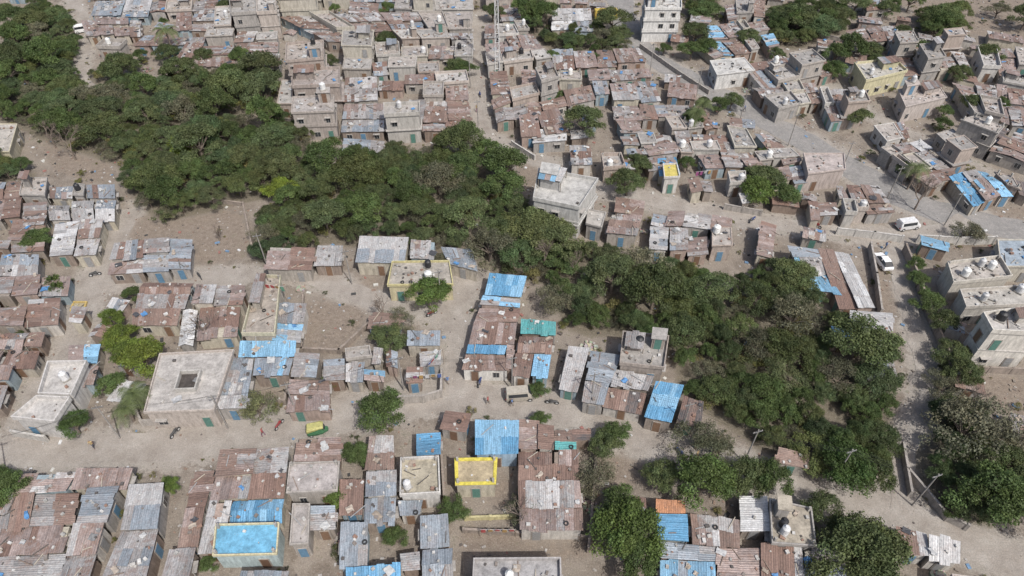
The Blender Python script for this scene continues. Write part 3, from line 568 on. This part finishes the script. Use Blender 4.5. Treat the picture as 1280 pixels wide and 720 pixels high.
OLV=[make_tree('scrub',3.6,4.6,300+i,per=220,size=.10,base=(.125,.132,.085),ncl=38) for i in range(4)]
BUSH=[make_tree('bush',1.2,1.5,400+i,per=420,size=.08,base=(.09,.112,.05),ncl=14,rk=(.22,.2)) for i in range(4)]
def put(me,name,x,y,s,tint=(1,1,1),sz=None):
    o=bpy.data.objects.new(name,me); o.location=(x,y,0); o.rotation_euler=(0,0,rnd.random()*6.28); o.scale=(s*rnd.uniform(.85,1.15),s*rnd.uniform(.85,1.15),(sz or s)*rnd.uniform(.85,1.15)); o.color=(*tint,1); sc.collection.objects.link(o); return o
for fi,poly in enumerate(FW):
    xs=[p[0] for p in poly];ys=[p[1] for p in poly]; placed=[]; area=(max(xs)-min(xs))*(max(ys)-min(ys))
    for _ in range(int(area*1.5)):
        x=rnd.uniform(min(xs),max(xs));y=rnd.uniform(min(ys),max(ys))
        if not inpoly(x,y,poly) or any(inpoly(x,y,h) for h in HW) or oc(x,y) in(1,2): continue
        s=rnd.choice([.4,.5,.65,.8,.95,1.1,1.2]) if fi not in(3,4) else rnd.choice([.4,.5,.65,.8]); R=4*s; e=R*.55
        if not all(inpoly(x+dx,y+dy,poly) for dx,dy in((e,0),(-e,0),(0,e),(0,-e))): continue
        if any(math.dist((x,y),(a,b))<.53*(R+c) for a,b,c in placed): continue
        placed.append((x,y,R)); k=rnd.random()
        v=rnd.uniform(.75,1.3); w_=rnd.uniform(.85,1.08)
        if k<.62: put(rnd.choice(ACA),'acacia_tree',x,y,s,(v*w_,v,v*rnd.uniform(.85,1.15)),max(.6,s*.9))
        elif k<.8: put(rnd.choice(OLV),'scrub_tree',x,y,s,(v,v,v))
        else: put(rnd.choice(BROAD),'neem_tree',x,y,s*1.1,(v,v,v))
# individually placed: u,v,r,type,tint
LIST=[(231,178,3.4,'b',(2.0,1.8,.9)),(350,235,3.0,'b',(2.1,1.9,.9)),(730,150,4.8,'a',0),(655,15,4,'b',0),(885,60,3,'b',0),(785,228,3.2,'a',0),(945,237,3.2,'b',(1.3,1.3,1)),(980,242,3,'b',0),(865,62,3,'b',0),(1065,60,4,'b',0),(1045,68,3.2,'b',0),(1070,140,3.6,'a',0),(1045,85,3,'b',0),
(45,297,2.8,'b',0),(150,420,2.6,'b',(1.6,1.45,.9)),(180,448,3.0,'b',(1.7,1.5,.9)),(158,440,2.6,'b',(1.4,1.35,.9)),(138,482,2.3,'b',0),(92,530,2.2,'b',(.8,.9,.8)),(140,400,2,'b',(1.4,1.35,.9)),(485,420,2.8,'a',0),(500,395,2.2,'o',0),(535,367,3.5,'b',(1.1,1.15,.9)),(478,515,3.2,'b',0),(445,568,1.8,'b',0),(426,622,2.1,'b',(1.3,1.3,1)),(320,508,2.6,'o',(1.2,1.3,1)),(417,470,1.5,'b',(1.6,1.5,1)),(565,635,1.9,'b',0),(676,524,1.4,'b',0),(674,488,1.3,'b',0),(770,542,2.3,'b',0),(757,555,2,'a',0),(745,592,3,'o',0),(785,668,3.9,'b',(1.2,1.2,1)),(778,635,2.6,'b',0),(795,700,3,'b',0),
(10,612,2.6,'b',0),(0,600,2,'b',0),(214,606,1.4,'b',(1.4,1.4,1)),(832,598,2.6,'a',0),(880,604,4,'b',(1.1,1.1,1)),(930,598,3.0,'a',0),(962,600,2.6,'b',0),(875,545,3.2,'o',(.8,.85,.8)),(900,560,2.5,'o',0),(1075,690,4.5,'a',0),(1030,640,2.6,'a',0),(1215,528,5.5,'o',(1.05,1.05,1.1)),(1238,620,4,'b',0),(1190,440,2.6,'a',0),(1175,405,2.4,'a',0),(1160,375,2.4,'b',0),(1150,350,1.8,'b',0),(1205,468,2.6,'a',0),(1145,330,1.5,'b',0),(1180,480,2.4,'o',0),(1276,560,3,'o',0),(1285,620,4,'a',0),(660,640,2.2,'o',(1,1.1,1)),(655,615,1.6,'o',0),(690,70,2.2,'b',0),(745,72,2,'b',0),(580,85,3,'b',0),(575,100,2,'b',0),(900,130,2.4,'b',0),(915,125,2.4,'a',0),(960,190,1.8,'b',0),(1200,90,3,'a',0),(1235,68,3,'a',0),(1250,130,2,'b',0),(1285,20,4,'a',0),(1250,10,3,'o',0),(1110,10,3,'a',0),(1212,285,3,'o',0),(1130,210,2,'b',0),(520,260,3,'a',0),(165,368,1.5,'b',0),(28,412,1,'b',0),(495,672,1.3,'b',0),(262,705,1.3,'b',0),(225,88,3.5,'a',0),(150,85,4,'a',0),(1060,580,3.5,'b',(.8,.9,.8)),(1095,590,2.6,'a',0),(1020,75,2,'b',0),(1152,60,3,'b',0),(1175,25,3.5,'a',0),(935,45,3,'a',0),(830,60,2,'b',0),(300,70,3,'b',0),(340,200,3,'a',0),(700,120,1.5,'b',0),(865,150,2.5,'b',(.8,.9,.8)),(1180,140,2,'b',0),(1000,20,4.5,'a',0),(255,70,2.5,'a',0),(320,12,2.5,'b',0),(1215,130,2.5,'a',0),(1090,60,3,'a',0),(970,70,2,'a',0),(1130,40,2.5,'a',0),(560,325,2,'o',0),(690,372,3,'o',0),(1258,575,2.6,'a',0)]
for u,v,r_,t,c in LIST:
    x,y=P(u,v,r_*.9); tint=c or (rnd.uniform(.85,1.2),)*3
    if t=='a': put(rnd.choice(ACA),'acacia_tree',x,y,r_/4,tint,max(.5,r_/4))
    elif t=='b': put(rnd.choice(BROAD),'neem_tree',x,y,r_/3.2*.95,tint,r_/3.2*.85)
    else: put(rnd.choice(OLV),'scrub_tree',x,y,r_/3.6,tint)
for x,y,r_ in TREEGAP:
    v=rnd.uniform(.8,1.3); put(rnd.choice(BROAD+ACA),'neem_tree',x,y,r_/3.2,(v,v,v),max(.4,r_/3.2))
for _ in range(150):
    x=rnd.uniform(-260,260); y=rnd.uniform(190,330); put(rnd.choice(ACA),'acacia_tree',x,y,rnd.uniform(.6,1.2),(1,1,1))
for _ in range(3400):
    x=rnd.uniform(-150,150);y=rnd.uniform(18,190)
    if not infr(x,y,60): continue
    o_=oc(x,y)
    if o_ in(1,2): continue
    if o_==4 and rnd.random()<.6: continue
    if o_==0 and rnd.random()<.3: continue
    t=rnd.choice([(1,1,1),(1.5,1.3,1),(1.9,1.5,1.4),(.8,.8,.8),(2.0,1.6,1.5)]); put(rnd.choice(BUSH),'weed_bush',x,y,rnd.choice([.25,.35,.5,.8,1.1,1.4]) if o_==3 else rnd.choice([.15,.2,.25,.35,.5,.7]),t)
def bare(u,v,h):
    x0,y0=P(u,v); mb=MB(); r=random.Random(int(u))
    def br(p,d,L,rad,dep):
        q=(p[0]+d[0]*L,p[1]+d[1]*L,p[2]+d[2]*L); mb.tube(p,q,rad,rad*.65,5 if dep>2 else 3,0,(1,1,1))
        if dep==0: return
        for _ in range(r.choice([2,3,3])):
            nd_=Vector(d)+Vector((r.uniform(-1,1),r.uniform(-1,1),r.uniform(-.25,.6)))*.75; nd_.normalize(); br(q,tuple(nd_),L*r.uniform(.62,.85),rad*.62,dep-1)
    br((0,0,0),(0,0,1),h*.25,.2,6); me_=mb.mesh('bare_tree',mats=[BARK]); o=bpy.data.objects.new('bare_tree',me_); o.location=(x0,y0,0); sc.collection.objects.link(o)
bare(262,425,7);bare(95,200,8);bare(1143,262,8);bare(655,660,6);bare(680,335,6);bare(70,185,6);bare(275,300,4);bare(1200,520,7);bare(715,345,5);bare(480,400,5)
def palm(u,v,h,L=2.6):
    x0,y0=P(u,v,h); r=random.Random(int(u)+1); mb=MB(); pz=[(0,0,0),(.15,0,h*.35),(.1,.1,h*.7),(0,0,h)]
    for a,b in zip(pz,pz[1:]): mb.tube(a,b,.2,.16,8,0,(1,1,1))
    lv=[];lc=[]
    for k in range(22):
        az=k*2.4+r.uniform(-.2,.2); el=r.uniform(-.1,1.1); pts=[]
        for i in range(9):
            t=i/8; rad=L*t*math.cos(el*.8)+.0; z=h+L*t*math.sin(el)-1.3*t*t*L*.6; pts.append(Vector((rad*math.cos(az),rad*math.sin(az),z)))
        sd=Vector((-math.sin(az),math.cos(az),0)); k_=r.uniform(.7,1.3); c=(.12*k_,.15*k_,.06*k_,1)
        for i in range(8):
            for e in(-1,1):
                for f in(0,.5):
                    a=pts[i].lerp(pts[i+1],f); b=pts[i].lerp(pts[i+1],f+.28); w=.62*math.sin(math.pi*(.12+.8*(i+f)/8)); tip=a+sd*e*w+(pts[i+1]-pts[i])*.8-Vector((0,0,w*.45))
                    lv+=[tuple(a),tuple(b),tuple(tip),tuple(tip-(b-a)*.3)]; lc+=[c]*4
    me_=finish('coconut_palm',mb,np.array(lv),np.array(lc)); o=bpy.data.objects.new('coconut_palm',me_); o.location=(x0,y0,0); o.color=(1,1,1,1); sc.collection.objects.link(o)
palm(205,36,6.5,3.4);palm(165,490,4.2);palm(155,508,3.2,2.2);palm(870,140,5,2.6);palm(1148,208,5,2.6);palm(880,128,5,2.4)
for u,v in((66,352),(72,362)):
    x,y=P(u,v,2); put(BUSH[0],'cypress_tree',x,y,.9,(.9,1.1,.8),2.4)
# ------------------------------------------------------------------ walls, lot
def wallline(pts,h,col,name='boundary_wall',th=.2,closed=False):
    mb=MB(); w=[P(*p) for p in pts]
    if closed: w.append(w[0])
    for a,b in zip(w,w[1:]):
        L=math.dist(a,b); rz=math.atan2(b[1]-a[1],b[0]-a[0]); n=max(1,int(L/2.5))
        mb.box(((a[0]+b[0])/2,(a[1]+b[1])/2,0),(L,th,h),rz,WALL,col); mb.box(((a[0]+b[0])/2,(a[1]+b[1])/2,h),(L+.05,th+.08,.07),rz,CONC,col)
        for i in range(n+1):
            t=i/n; mb.box((a[0]+(b[0]-a[0])*t,a[1]+(b[1]-a[1])*t,0),(th+.12,th+.12,h+.15+.01*(i%2)),rz,WALL,tuple(c*.95 for c in col))
    mb.build(name)
G1=(.36,.33,.30);G2=(.48,.46,.43);G3=(.28,.235,.20)
wallline([(1045,293),(1090,298),(1125,303)],1.4,G2); wallline([(1145,303),(1195,306),(1240,305)],1.6,G2)
wallline([(1128,315),(1142,350),(1160,400),(1185,460),(1205,500)],1.7,G3); wallline([(1085,312),(1092,350),(1098,395)],1.5,G1)
wallline([(380,372),(378,440),(425,442),(470,400)],.9,G3); wallline([(500,504),(530,503),(552,496),(553,470)],1.5,G1); wallline([(298,470),(312,505),(358,506),(364,472)],1.1,G3)
wallline([(1205,465),(1290,468)],1.2,G3); wallline([(1130,590),(1180,650),(1205,662)],1.2,G1); wallline([(1125,560),(1135,620)],1.2,G1); wallline([(582,650),(644,648)],.7,(.50,.45,.25)); wallline([(552,565),(556,625)],1.2,G3); wallline([(745,560),(742,605),(735,690)],1.3,G3); wallline([(580,665),(735,674)],.8,G3)
wallline([(800,60),(845,92),(885,118)],1.0,G1);wallline([(20,545),(60,552)],1.2,G2);wallline([(245,250),(305,258),(318,320)],.8,G3);wallline([(905,262),(950,270)],1.2,G1);wallline([(1020,45),(1120,70)],1.0,G1);wallline([(640,182),(668,200)],1.0,G2)
wallline([(175,520),(180,532),(268,528),(270,518)],1.2,G1);wallline([(330,620),(330,690)],1.1,G3)
def plot(q,th,col,fill):
    mb=MB(); ring(mb,q,th,0,.3,PAINT,col); mb.prism(inset(q,th+.01),0,.16,CONC,fill); junk(mb,inset(q,.5),lambda s,t:.16,random.Random(2),6,.2); mb.build('yellow_edged_plot')
plot([P(92,378),P(110,378),P(106,390),P(88,390)],.25,(.45,.33,.12),(.36,.31,.2))
# ------------------------------------------------------------------ rubble / litter
mb=MB()
for _ in range(30000):
    x=rnd.uniform(-150,150);y=rnd.uniform(20,190)
    if not infr(x,y,30): continue
    o_=oc(x,y)
    if o_==1 or (o_==2 and rnd.random()<.86) or (o_==3 and rnd.random()<.7): continue
    k=rnd.random(); a=rnd.uniform(.07,.26)
    c=(rnd.choice([(.22,.19,.16),(.35,.32,.29),(.13,.11,.1),(.25,.18,.14),(.40,.38,.36)]) if k<.9 else rnd.choice([(.6,.6,.6),(.15,.25,.38),(.05,.05,.05),(.55,.54,.5),(.3,.14,.12)]))
    if k>.88: a*=1.8
    mb.box((x,y,.0),(a,a*rnd.uniform(.5,2),a*rnd.uniform(.2,.6)),rnd.random()*3,WALL,c,bottom=False)
for _ in range(80):
    x=rnd.uniform(-90,100);y=rnd.uniform(25,150)
    if not infr(x,y,0) or oc(x,y) not in(0,4): continue
    c=rnd.choice([(.33,.30,.26),(.26,.22,.18),(.4,.37,.33),(.27,.18,.14)]); R=rnd.uniform(.6,1.5)
    for _ in range(60):
        a=rnd.random()*6.28; q_=rnd.random()**.7; s_=rnd.uniform(.15,.4); mb.box((x+R*q_*math.cos(a),y+R*q_*math.sin(a),max(0,(1-q_)*R*.5-.1)),(s_,s_*rnd.uniform(.6,1.3),s_*.7),a,WALL,tuple(k_*rnd.uniform(.8,1.2) for k_ in c),bottom=False)
mb.build('rubble_and_litter')
def laundry(u,v,h,n,ang):
    x,y=P(u,v,h); mb=MB(); cs,sn=math.cos(ang),math.sin(ang); L=n*.8
    for e in(0,L): mb.cyl((x+cs*e,y+sn*e,0),.04,h+.1,6,PAINT,(.3,.25,.2))
    mb.tube((x,y,h),(x+cs*L,y+sn*L,h),.015,.015,4,PAINT,(.6,.6,.6))
    for i in range(n):
        c=rnd.choice([(.4,.07,.07),(.08,.13,.35),(.5,.5,.5),(.4,.26,.1),(.28,.08,.2),(.12,.28,.2)]); e=i*.8+.1; l=rnd.uniform(.6,1.1); k=rnd.uniform(.05,.25)
        mb.hexa([(x+cs*(e+a)-sn*b,y+sn*(e+a)+cs*b,h-l) for a,b in((0,.02+k),(.5,.02+k),(.5,-.02+k),(0,-.02+k))],[(x+cs*(e+a)-sn*b,y+sn*(e+a)+cs*b,h) for a,b in((0,.02),(.5,.02),(.5,-.02),(0,-.02))],PAINT,c)
    mb.build('laundry_line')
for a in((515,470,3.4,5,.1),(330,355,4.2,4,-.2),(535,455,3.4,4,1.0),(870,215,2.2,4,.2),(600,662,1.8,5,0),(820,650,1.8,3,1.2)): laundry(*a)
# ------------------------------------------------------------------ vehicles
def place(mb,name,u,v,ang):
    x,y=P(u,v); o=mb.build(name); o.location=(x,y,.05); o.rotation_euler=(0,0,ang); return o
def wheel(mb,x,y,r=.32,w=.2):
    mb.tube((x,y-w/2,r),(x,y+w/2,r),r,r,14,PAINT,(.03,.03,.03))
    for e in(-1,1):
        mb.face([(x+r*math.cos(a)*1,y+e*w/2,r+r*math.sin(a)) for a in [2*math.pi*i/14*(-e) for i in range(14)]],PAINT,(.03,.03,.03)); mb.face([(x+.55*r*math.cos(a),y+e*(w/2+.01),r+.55*r*math.sin(a)) for a in [2*math.pi*i/10*(-e) for i in range(10)]],PAINT,(.45,.45,.45))
def loft(mb,secs,mat,col):
    for (x0,a),(x1,b) in zip(secs,secs[1:]):
        n=len(a)
        for i in range(n): j=(i+1)%n; mb.face([(x0,*a[i]),(x0,*a[j]),(x1,*b[j]),(x1,*b[i])],mat,col)
    mb.face([(secs[0][0],*p) for p in secs[0][1]][::-1],mat,col); mb.face([(secs[-1][0],*p) for p in secs[-1][1]],mat,col)
def prof(w,z0,z1,t=.0): return [(-w/2,z0),(-w/2-.02,(z0+z1)/2),(-w/2+.08+t,z1),(w/2-.08-t,z1),(w/2+.02,(z0+z1)/2),(w/2,z0)]
def car(u,v,ang,col=(.75,.75,.75),van=False,name='parked_car'):
    mb=MB(); L=4.0
    if van:
        loft(mb,[(-1.9,prof(1.5,.35,1.6,.1)),(-1.8,prof(1.6,.3,1.85,.12)),(1.0,prof(1.6,.3,1.85,.12)),(1.55,prof(1.6,.3,1.15,.02)),(1.9,prof(1.5,.35,.9))],PAINT,col)
        for e in(-1,1): mb.hexa([(-1.6,e*.80,1.1),(1.0,e*.80,1.1),(1.0,e*.83,1.1),(-1.6,e*.83,1.1)][::e],[(-1.6,e*.72,1.65),(.9,e*.72,1.65),(.9,e*.76,1.65),(-1.6,e*.76,1.65)][::e],GLASS,(0,0,0))
        mb.face([(1.52,-.7,1.22),(1.52,.7,1.22),(1.06,.62,1.8),(1.06,-.62,1.8)],GLASS,(0,0,0))
    else:
        loft(mb,[(-2.0,prof(1.5,.4,.75)),(-1.9,prof(1.65,.3,.9)),(-1.2,prof(1.68,.28,.95)),(.9,prof(1.68,.28,.92)),(1.7,prof(1.62,.3,.8)),(2.0,prof(1.4,.38,.62))],PAINT,col)
        loft(mb,[(-1.75,prof(1.45,.88,.93,.05)),(-1.1,prof(1.5,.88,1.42,.18)),(.2,prof(1.5,.88,1.45,.18)),(.95,prof(1.45,.86,.93,.05))],GLASS,(0,0,0))
        mb.box((-.45,0,1.43),(1.35,1.12,.05),0,PAINT,col)
        for e in(-1,1): mb.box((-.45,e*.67,.9),(.09,.12,.5),0,PAINT,col)
    for x in(-1.25,1.25):
        for e in(-1,1): wheel(mb,x,e*.76)
    for e in(-1,1): mb.box((1.9,e*.5,.55),(.12,.3,.14),0,PAINT,(.8,.8,.8)); mb.box((-1.93,e*.6,.6),(.12,.2,.16),0,PAINT,(.4,.02,.02))
    place(mb,name,u,v,ang)
car(1102,330,math.pi/2+.1); car(1133,285,.2,van=True,col=(.6,.6,.6),name='parked_van'); car(650,497,.1,(.36,.33,.28),van=True,name='parked_jeep'); car(105,40,.4,van=True,name='parked_van')
def rick(u,v,ang):
    mb=MB(); loft(mb,[(-1.2,prof(1.2,.35,1.0)),(-.2,prof(1.25,.3,.85)),(.6,prof(1.1,.3,.8)),(1.2,prof(.5,.35,.9)),(1.35,prof(.35,.4,.8))],PAINT,(.05,.14,.07))
    loft(mb,[(-1.25,prof(1.15,1.0,1.5,.1)),(-1.1,prof(1.22,1.0,1.75,.15)),(.5,prof(1.2,1.45,1.78,.15)),(.85,prof(1.0,1.35,1.6,.1))],PAINT,(.38,.36,.14))
    for e in(-1,1): mb.tube((.95,e*.35,.85),(.75,e*.45,1.45),.03,.03,5,PAINT,(.1,.1,.1)); wheel(mb,-.8,e*.55,.24,.12)
    mb.face([(1.0,-.32,.92),(1.0,.32,.92),(.82,.38,1.4),(.82,-.38,1.4)],GLASS,(0,0,0)); wheel(mb,1.05,0,.24,.12); place(mb,'auto_rickshaw',u,v,ang)
rick(398,541,.2)
def bus(u,v,ang):
    mb=MB(); Y=(.50,.36,.07); loft(mb,[(-3,prof(2.0,.5,2.3,.05)),(-2.9,prof(2.1,.45,2.5,.1)),(2.6,prof(2.1,.45,2.5,.1)),(3,prof(2.0,.5,2.1,.05))],PAINT,Y)
    for e in(-1,1):
        for i in range(5): mb.box((-2.3+i*1.05,e*1.04,1.4),(.85,.1,.6),0,GLASS,(0,0,0))
        for x in(-1.9,1.9): wheel(mb,x,e*.95,.42,.28)
    mb.face([(3.01,-.85,1.3),(3.01,.85,1.3),(3.0,.8,2.0),(3.0,-.8,2.0)],GLASS,(0,0,0)); place(mb,'school_bus',u,v,ang)
bus(757,24,.1)
def bike(u,v,ang):
    mb=MB(); wheel(mb,-.62,0,.3,.1); wheel(mb,.62,0,.3,.1); c=rnd.choice([(.05,.05,.05),(.2,.03,.03),(.03,.05,.15)])
    loft(mb,[(-.7,prof(.2,.6,.75)),(-.2,prof(.26,.55,.8)),(.15,prof(.3,.5,.92)),(.4,prof(.2,.55,.85))],PAINT,c); mb.tube((.62,0,.3),(.4,0,1.0),.04,.03,6,PAINT,(.3,.3,.3)); mb.tube((.4,-.33,1.02),(.4,.33,1.02),.02,.02,5,PAINT,(.05,.05,.05)); mb.box((.05,0,.3),(.4,.24,.28),0,PAINT,(.2,.2,.2)); place(mb,'parked_motorcycle',u,v,ang)
for u,v in((350,533),(600,480),(690,505),(250,347),(540,394),(120,345),(850,568),(600,120),(940,277),(1020,284),(470,505),(220,543)): bike(u,v,rnd.random()*6)
# ------------------------------------------------------------------ people
def person(u,v,ang,shirt,pants,stride=.2):
    vs=[(0,0,.95),(0,0,1.2),(0,0,1.42),(0,0,1.52),(0,.02,1.66),(-.1,0,.9),(-.11,stride,.5),(-.11,stride*.6,.07),(-.11,stride*.6+.16,.03),(.1,0,.9),(.11,-stride*.5,.5),(.11,-stride,.09),(.11,-stride+.16,.04),(-.19,0,1.40),(-.24,-stride*.5,1.14),(-.25,-stride*.3+.1,.9),(.19,0,1.40),(.24,stride*.5,1.14),(.25,stride*.6+.1,.92)]
    es=[(0,1),(1,2),(2,3),(3,4),(0,5),(5,6),(6,7),(7,8),(0,9),(9,10),(10,11),(11,12),(2,13),(13,14),(14,15),(2,16),(16,17),(17,18)]
    rs=[.14,.13,.14,.055,.105,.1,.07,.045,.04,.1,.07,.045,.04,.065,.045,.035,.065,.045,.035]
    me_=bpy.data.meshes.new('p'); me_.from_pydata(vs,es,[]); o=bpy.data.objects.new('p',me_); sc.collection.objects.link(o); md=o.modifiers.new('s','SKIN')
    for i,r in enumerate(rs): me_.skin_vertices[0].data[i].radius=(r,r*.8)
    me_.skin_vertices[0].data[0].use_root=True; o.modifiers.new('u','SUBSURF').levels=1
    dg=bpy.context.evaluated_depsgraph_get(); ev=bpy.data.meshes.new_from_object(o.evaluated_get(dg)); bpy.data.objects.remove(o)
    ev.materials.clear(); ev.materials.append(MATS[PAINT]); cl=[]
    for p in ev.polygons:
        c=p.center; k=(.20,.11,.07)
        if c.z>1.68: k=(.015,.012,.01)
        elif c.z>1.5: k=(.22,.12,.08)
        elif c.z>.93 and abs(c.x)<.235: k=shirt
        elif c.z<.93 and abs(c.x)<.2 and c.z>.08: k=pants
        cl+=[(*k,1)]*len(p.vertices)
    ca=ev.color_attributes.new('Col','FLOAT_COLOR','CORNER'); ca.data.foreach_set('color',np.array(cl,dtype=np.float32).ravel()); ev.color_attributes.active_color=ca
    x,y=P(u,v); n=bpy.data.objects.new('villager',ev); n.location=(x,y,.03); n.rotation_euler=(0,0,ang); sc.collection.objects.link(n)
for u,v in((610,505),(345,348),(118,560),(560,480),(870,572),(596,140),(930,140),(640,508),(1105,312),(330,545)): person(u,v,rnd.random()*6,rnd.choice([(.35,.08,.08),(.5,.5,.48),(.1,.18,.35),(.4,.3,.15)]),rnd.choice([(.08,.08,.1),(.2,.1,.15),(.3,.26,.22)]))
# ------------------------------------------------------------------ mast and poles
mb=MB(); x,y=P(622,97); GC=(.55,.55,.55)
mb.box((0,0,0),(1.6,1.6,.4),0,CONC,(.4,.38,.36))
for k in range(13):
    z=.4+k*2; a=.5-.02*k; b=.5-.02*(k+1); cr=[(-1,-1),(1,-1),(1,1),(-1,1)]
    for i in range(4):
        p=(cr[i][0]*a,cr[i][1]*a,z); q_=(cr[i][0]*b,cr[i][1]*b,z+2); n_=cr[(i+1)%4]; mb.tube(p,q_,.1,.1,5,PAINT,GC); mb.tube(p,(n_[0]*b,n_[1]*b,z+2),.055,.055,4,PAINT,GC); mb.tube(p,(n_[0]*a,n_[1]*a,z),.055,.055,4,PAINT,GC)
for i in range(3):
    a=i*2.1; mb.box((.7*math.cos(a),.7*math.sin(a),23.5),(.3,.2,2.2),a,PAINT,(.7,.7,.7))
o=mb.build('telecom_mast'); o.location=(x,y,0)
PL=[(8,592),(150,548),(285,535),(372,520),(505,488),(640,488),(738,508),(850,545),(930,578),(1040,602),(1140,632)]
PL2=[(335,335),(440,355),(552,380)]; PL3=[(812,92),(870,122),(925,150),(985,182),(1050,218),(1108,250),(1180,282)]; PL4=[(586,60),(588,110),(598,165)]
for lst in(PL,PL2,PL3,PL4):
    tops=[]
    for u,v in lst:
        x,y=P(u,v); mb=MB(); mb.cyl((0,0,0),.11,7.2,8,CONC,(.30,.28,.26),r2=.07); mb.box((0,0,6.7),(1.3,.09,.1),.3,PAINT,(.2,.2,.2))
        for e in(-.55,0,.55): mb.cyl((e*math.cos(.3),e*math.sin(.3),6.8),.04,.16,6,PAINT,(.5,.45,.4))
        o=mb.build('utility_pole'); o.location=(x,y,0); tops.append((x,y))
    mb=MB()
    for a,b in zip(tops,tops[1:]):
        for e in(-.55,0,.55):
            ex,ey=e*math.cos(.3),e*math.sin(.3); pr=None
            for i in range(9):
                t=i/8; p=(a[0]+(b[0]-a[0])*t+ex,a[1]+(b[1]-a[1])*t+ey,6.97-1.0*4*t*(1-t)*.6)
                if pr: mb.tube(pr,p,.012,.012,3,PAINT,(.05,.05,.05))
                pr=p
    mb.build('power_line')
# ------------------------------------------------------------------ light and camera
el=math.radians(54); d=Vector((.55,-.83,0)).normalized()*math.cos(el)+Vector((0,0,math.sin(el)))
w=bpy.data.worlds.new('World'); sc.world=w; w.use_nodes=True; nt=w.node_tree; bg=nt.nodes['Background']; sk=nt.nodes.new('ShaderNodeTexSky'); sk.sky_type='NISHITA'; sk.sun_disc=False; sk.sun_elevation=el; sk.sun_rotation=math.atan2(d.x,d.y); sk.dust_density=4
nt.links.new(sk.outputs[0],bg.inputs[0]); bg.inputs[1].default_value=.145
L=bpy.data.lights.new('sun','SUN'); L.energy=4.0; L.angle=math.radians(.5); L.color=(1,.975,.93); lo=bpy.data.objects.new('sun',L); lo.rotation_euler=d.to_track_quat('Z','Y').to_euler(); sc.collection.objects.link(lo)
cam=bpy.data.cameras.new('camera'); cam.sensor_width=36; cam.lens=36*F/1280; cam.clip_end=6000; co=bpy.data.objects.new('camera',cam); co.location=(0,0,H); co.rotation_euler=(math.pi/2-PITCH,0,0); sc.collection.objects.link(co); sc.camera=co
sc.view_settings.view_transform='Standard'; sc.view_settings.look='None'; sc.view_settings.exposure=0
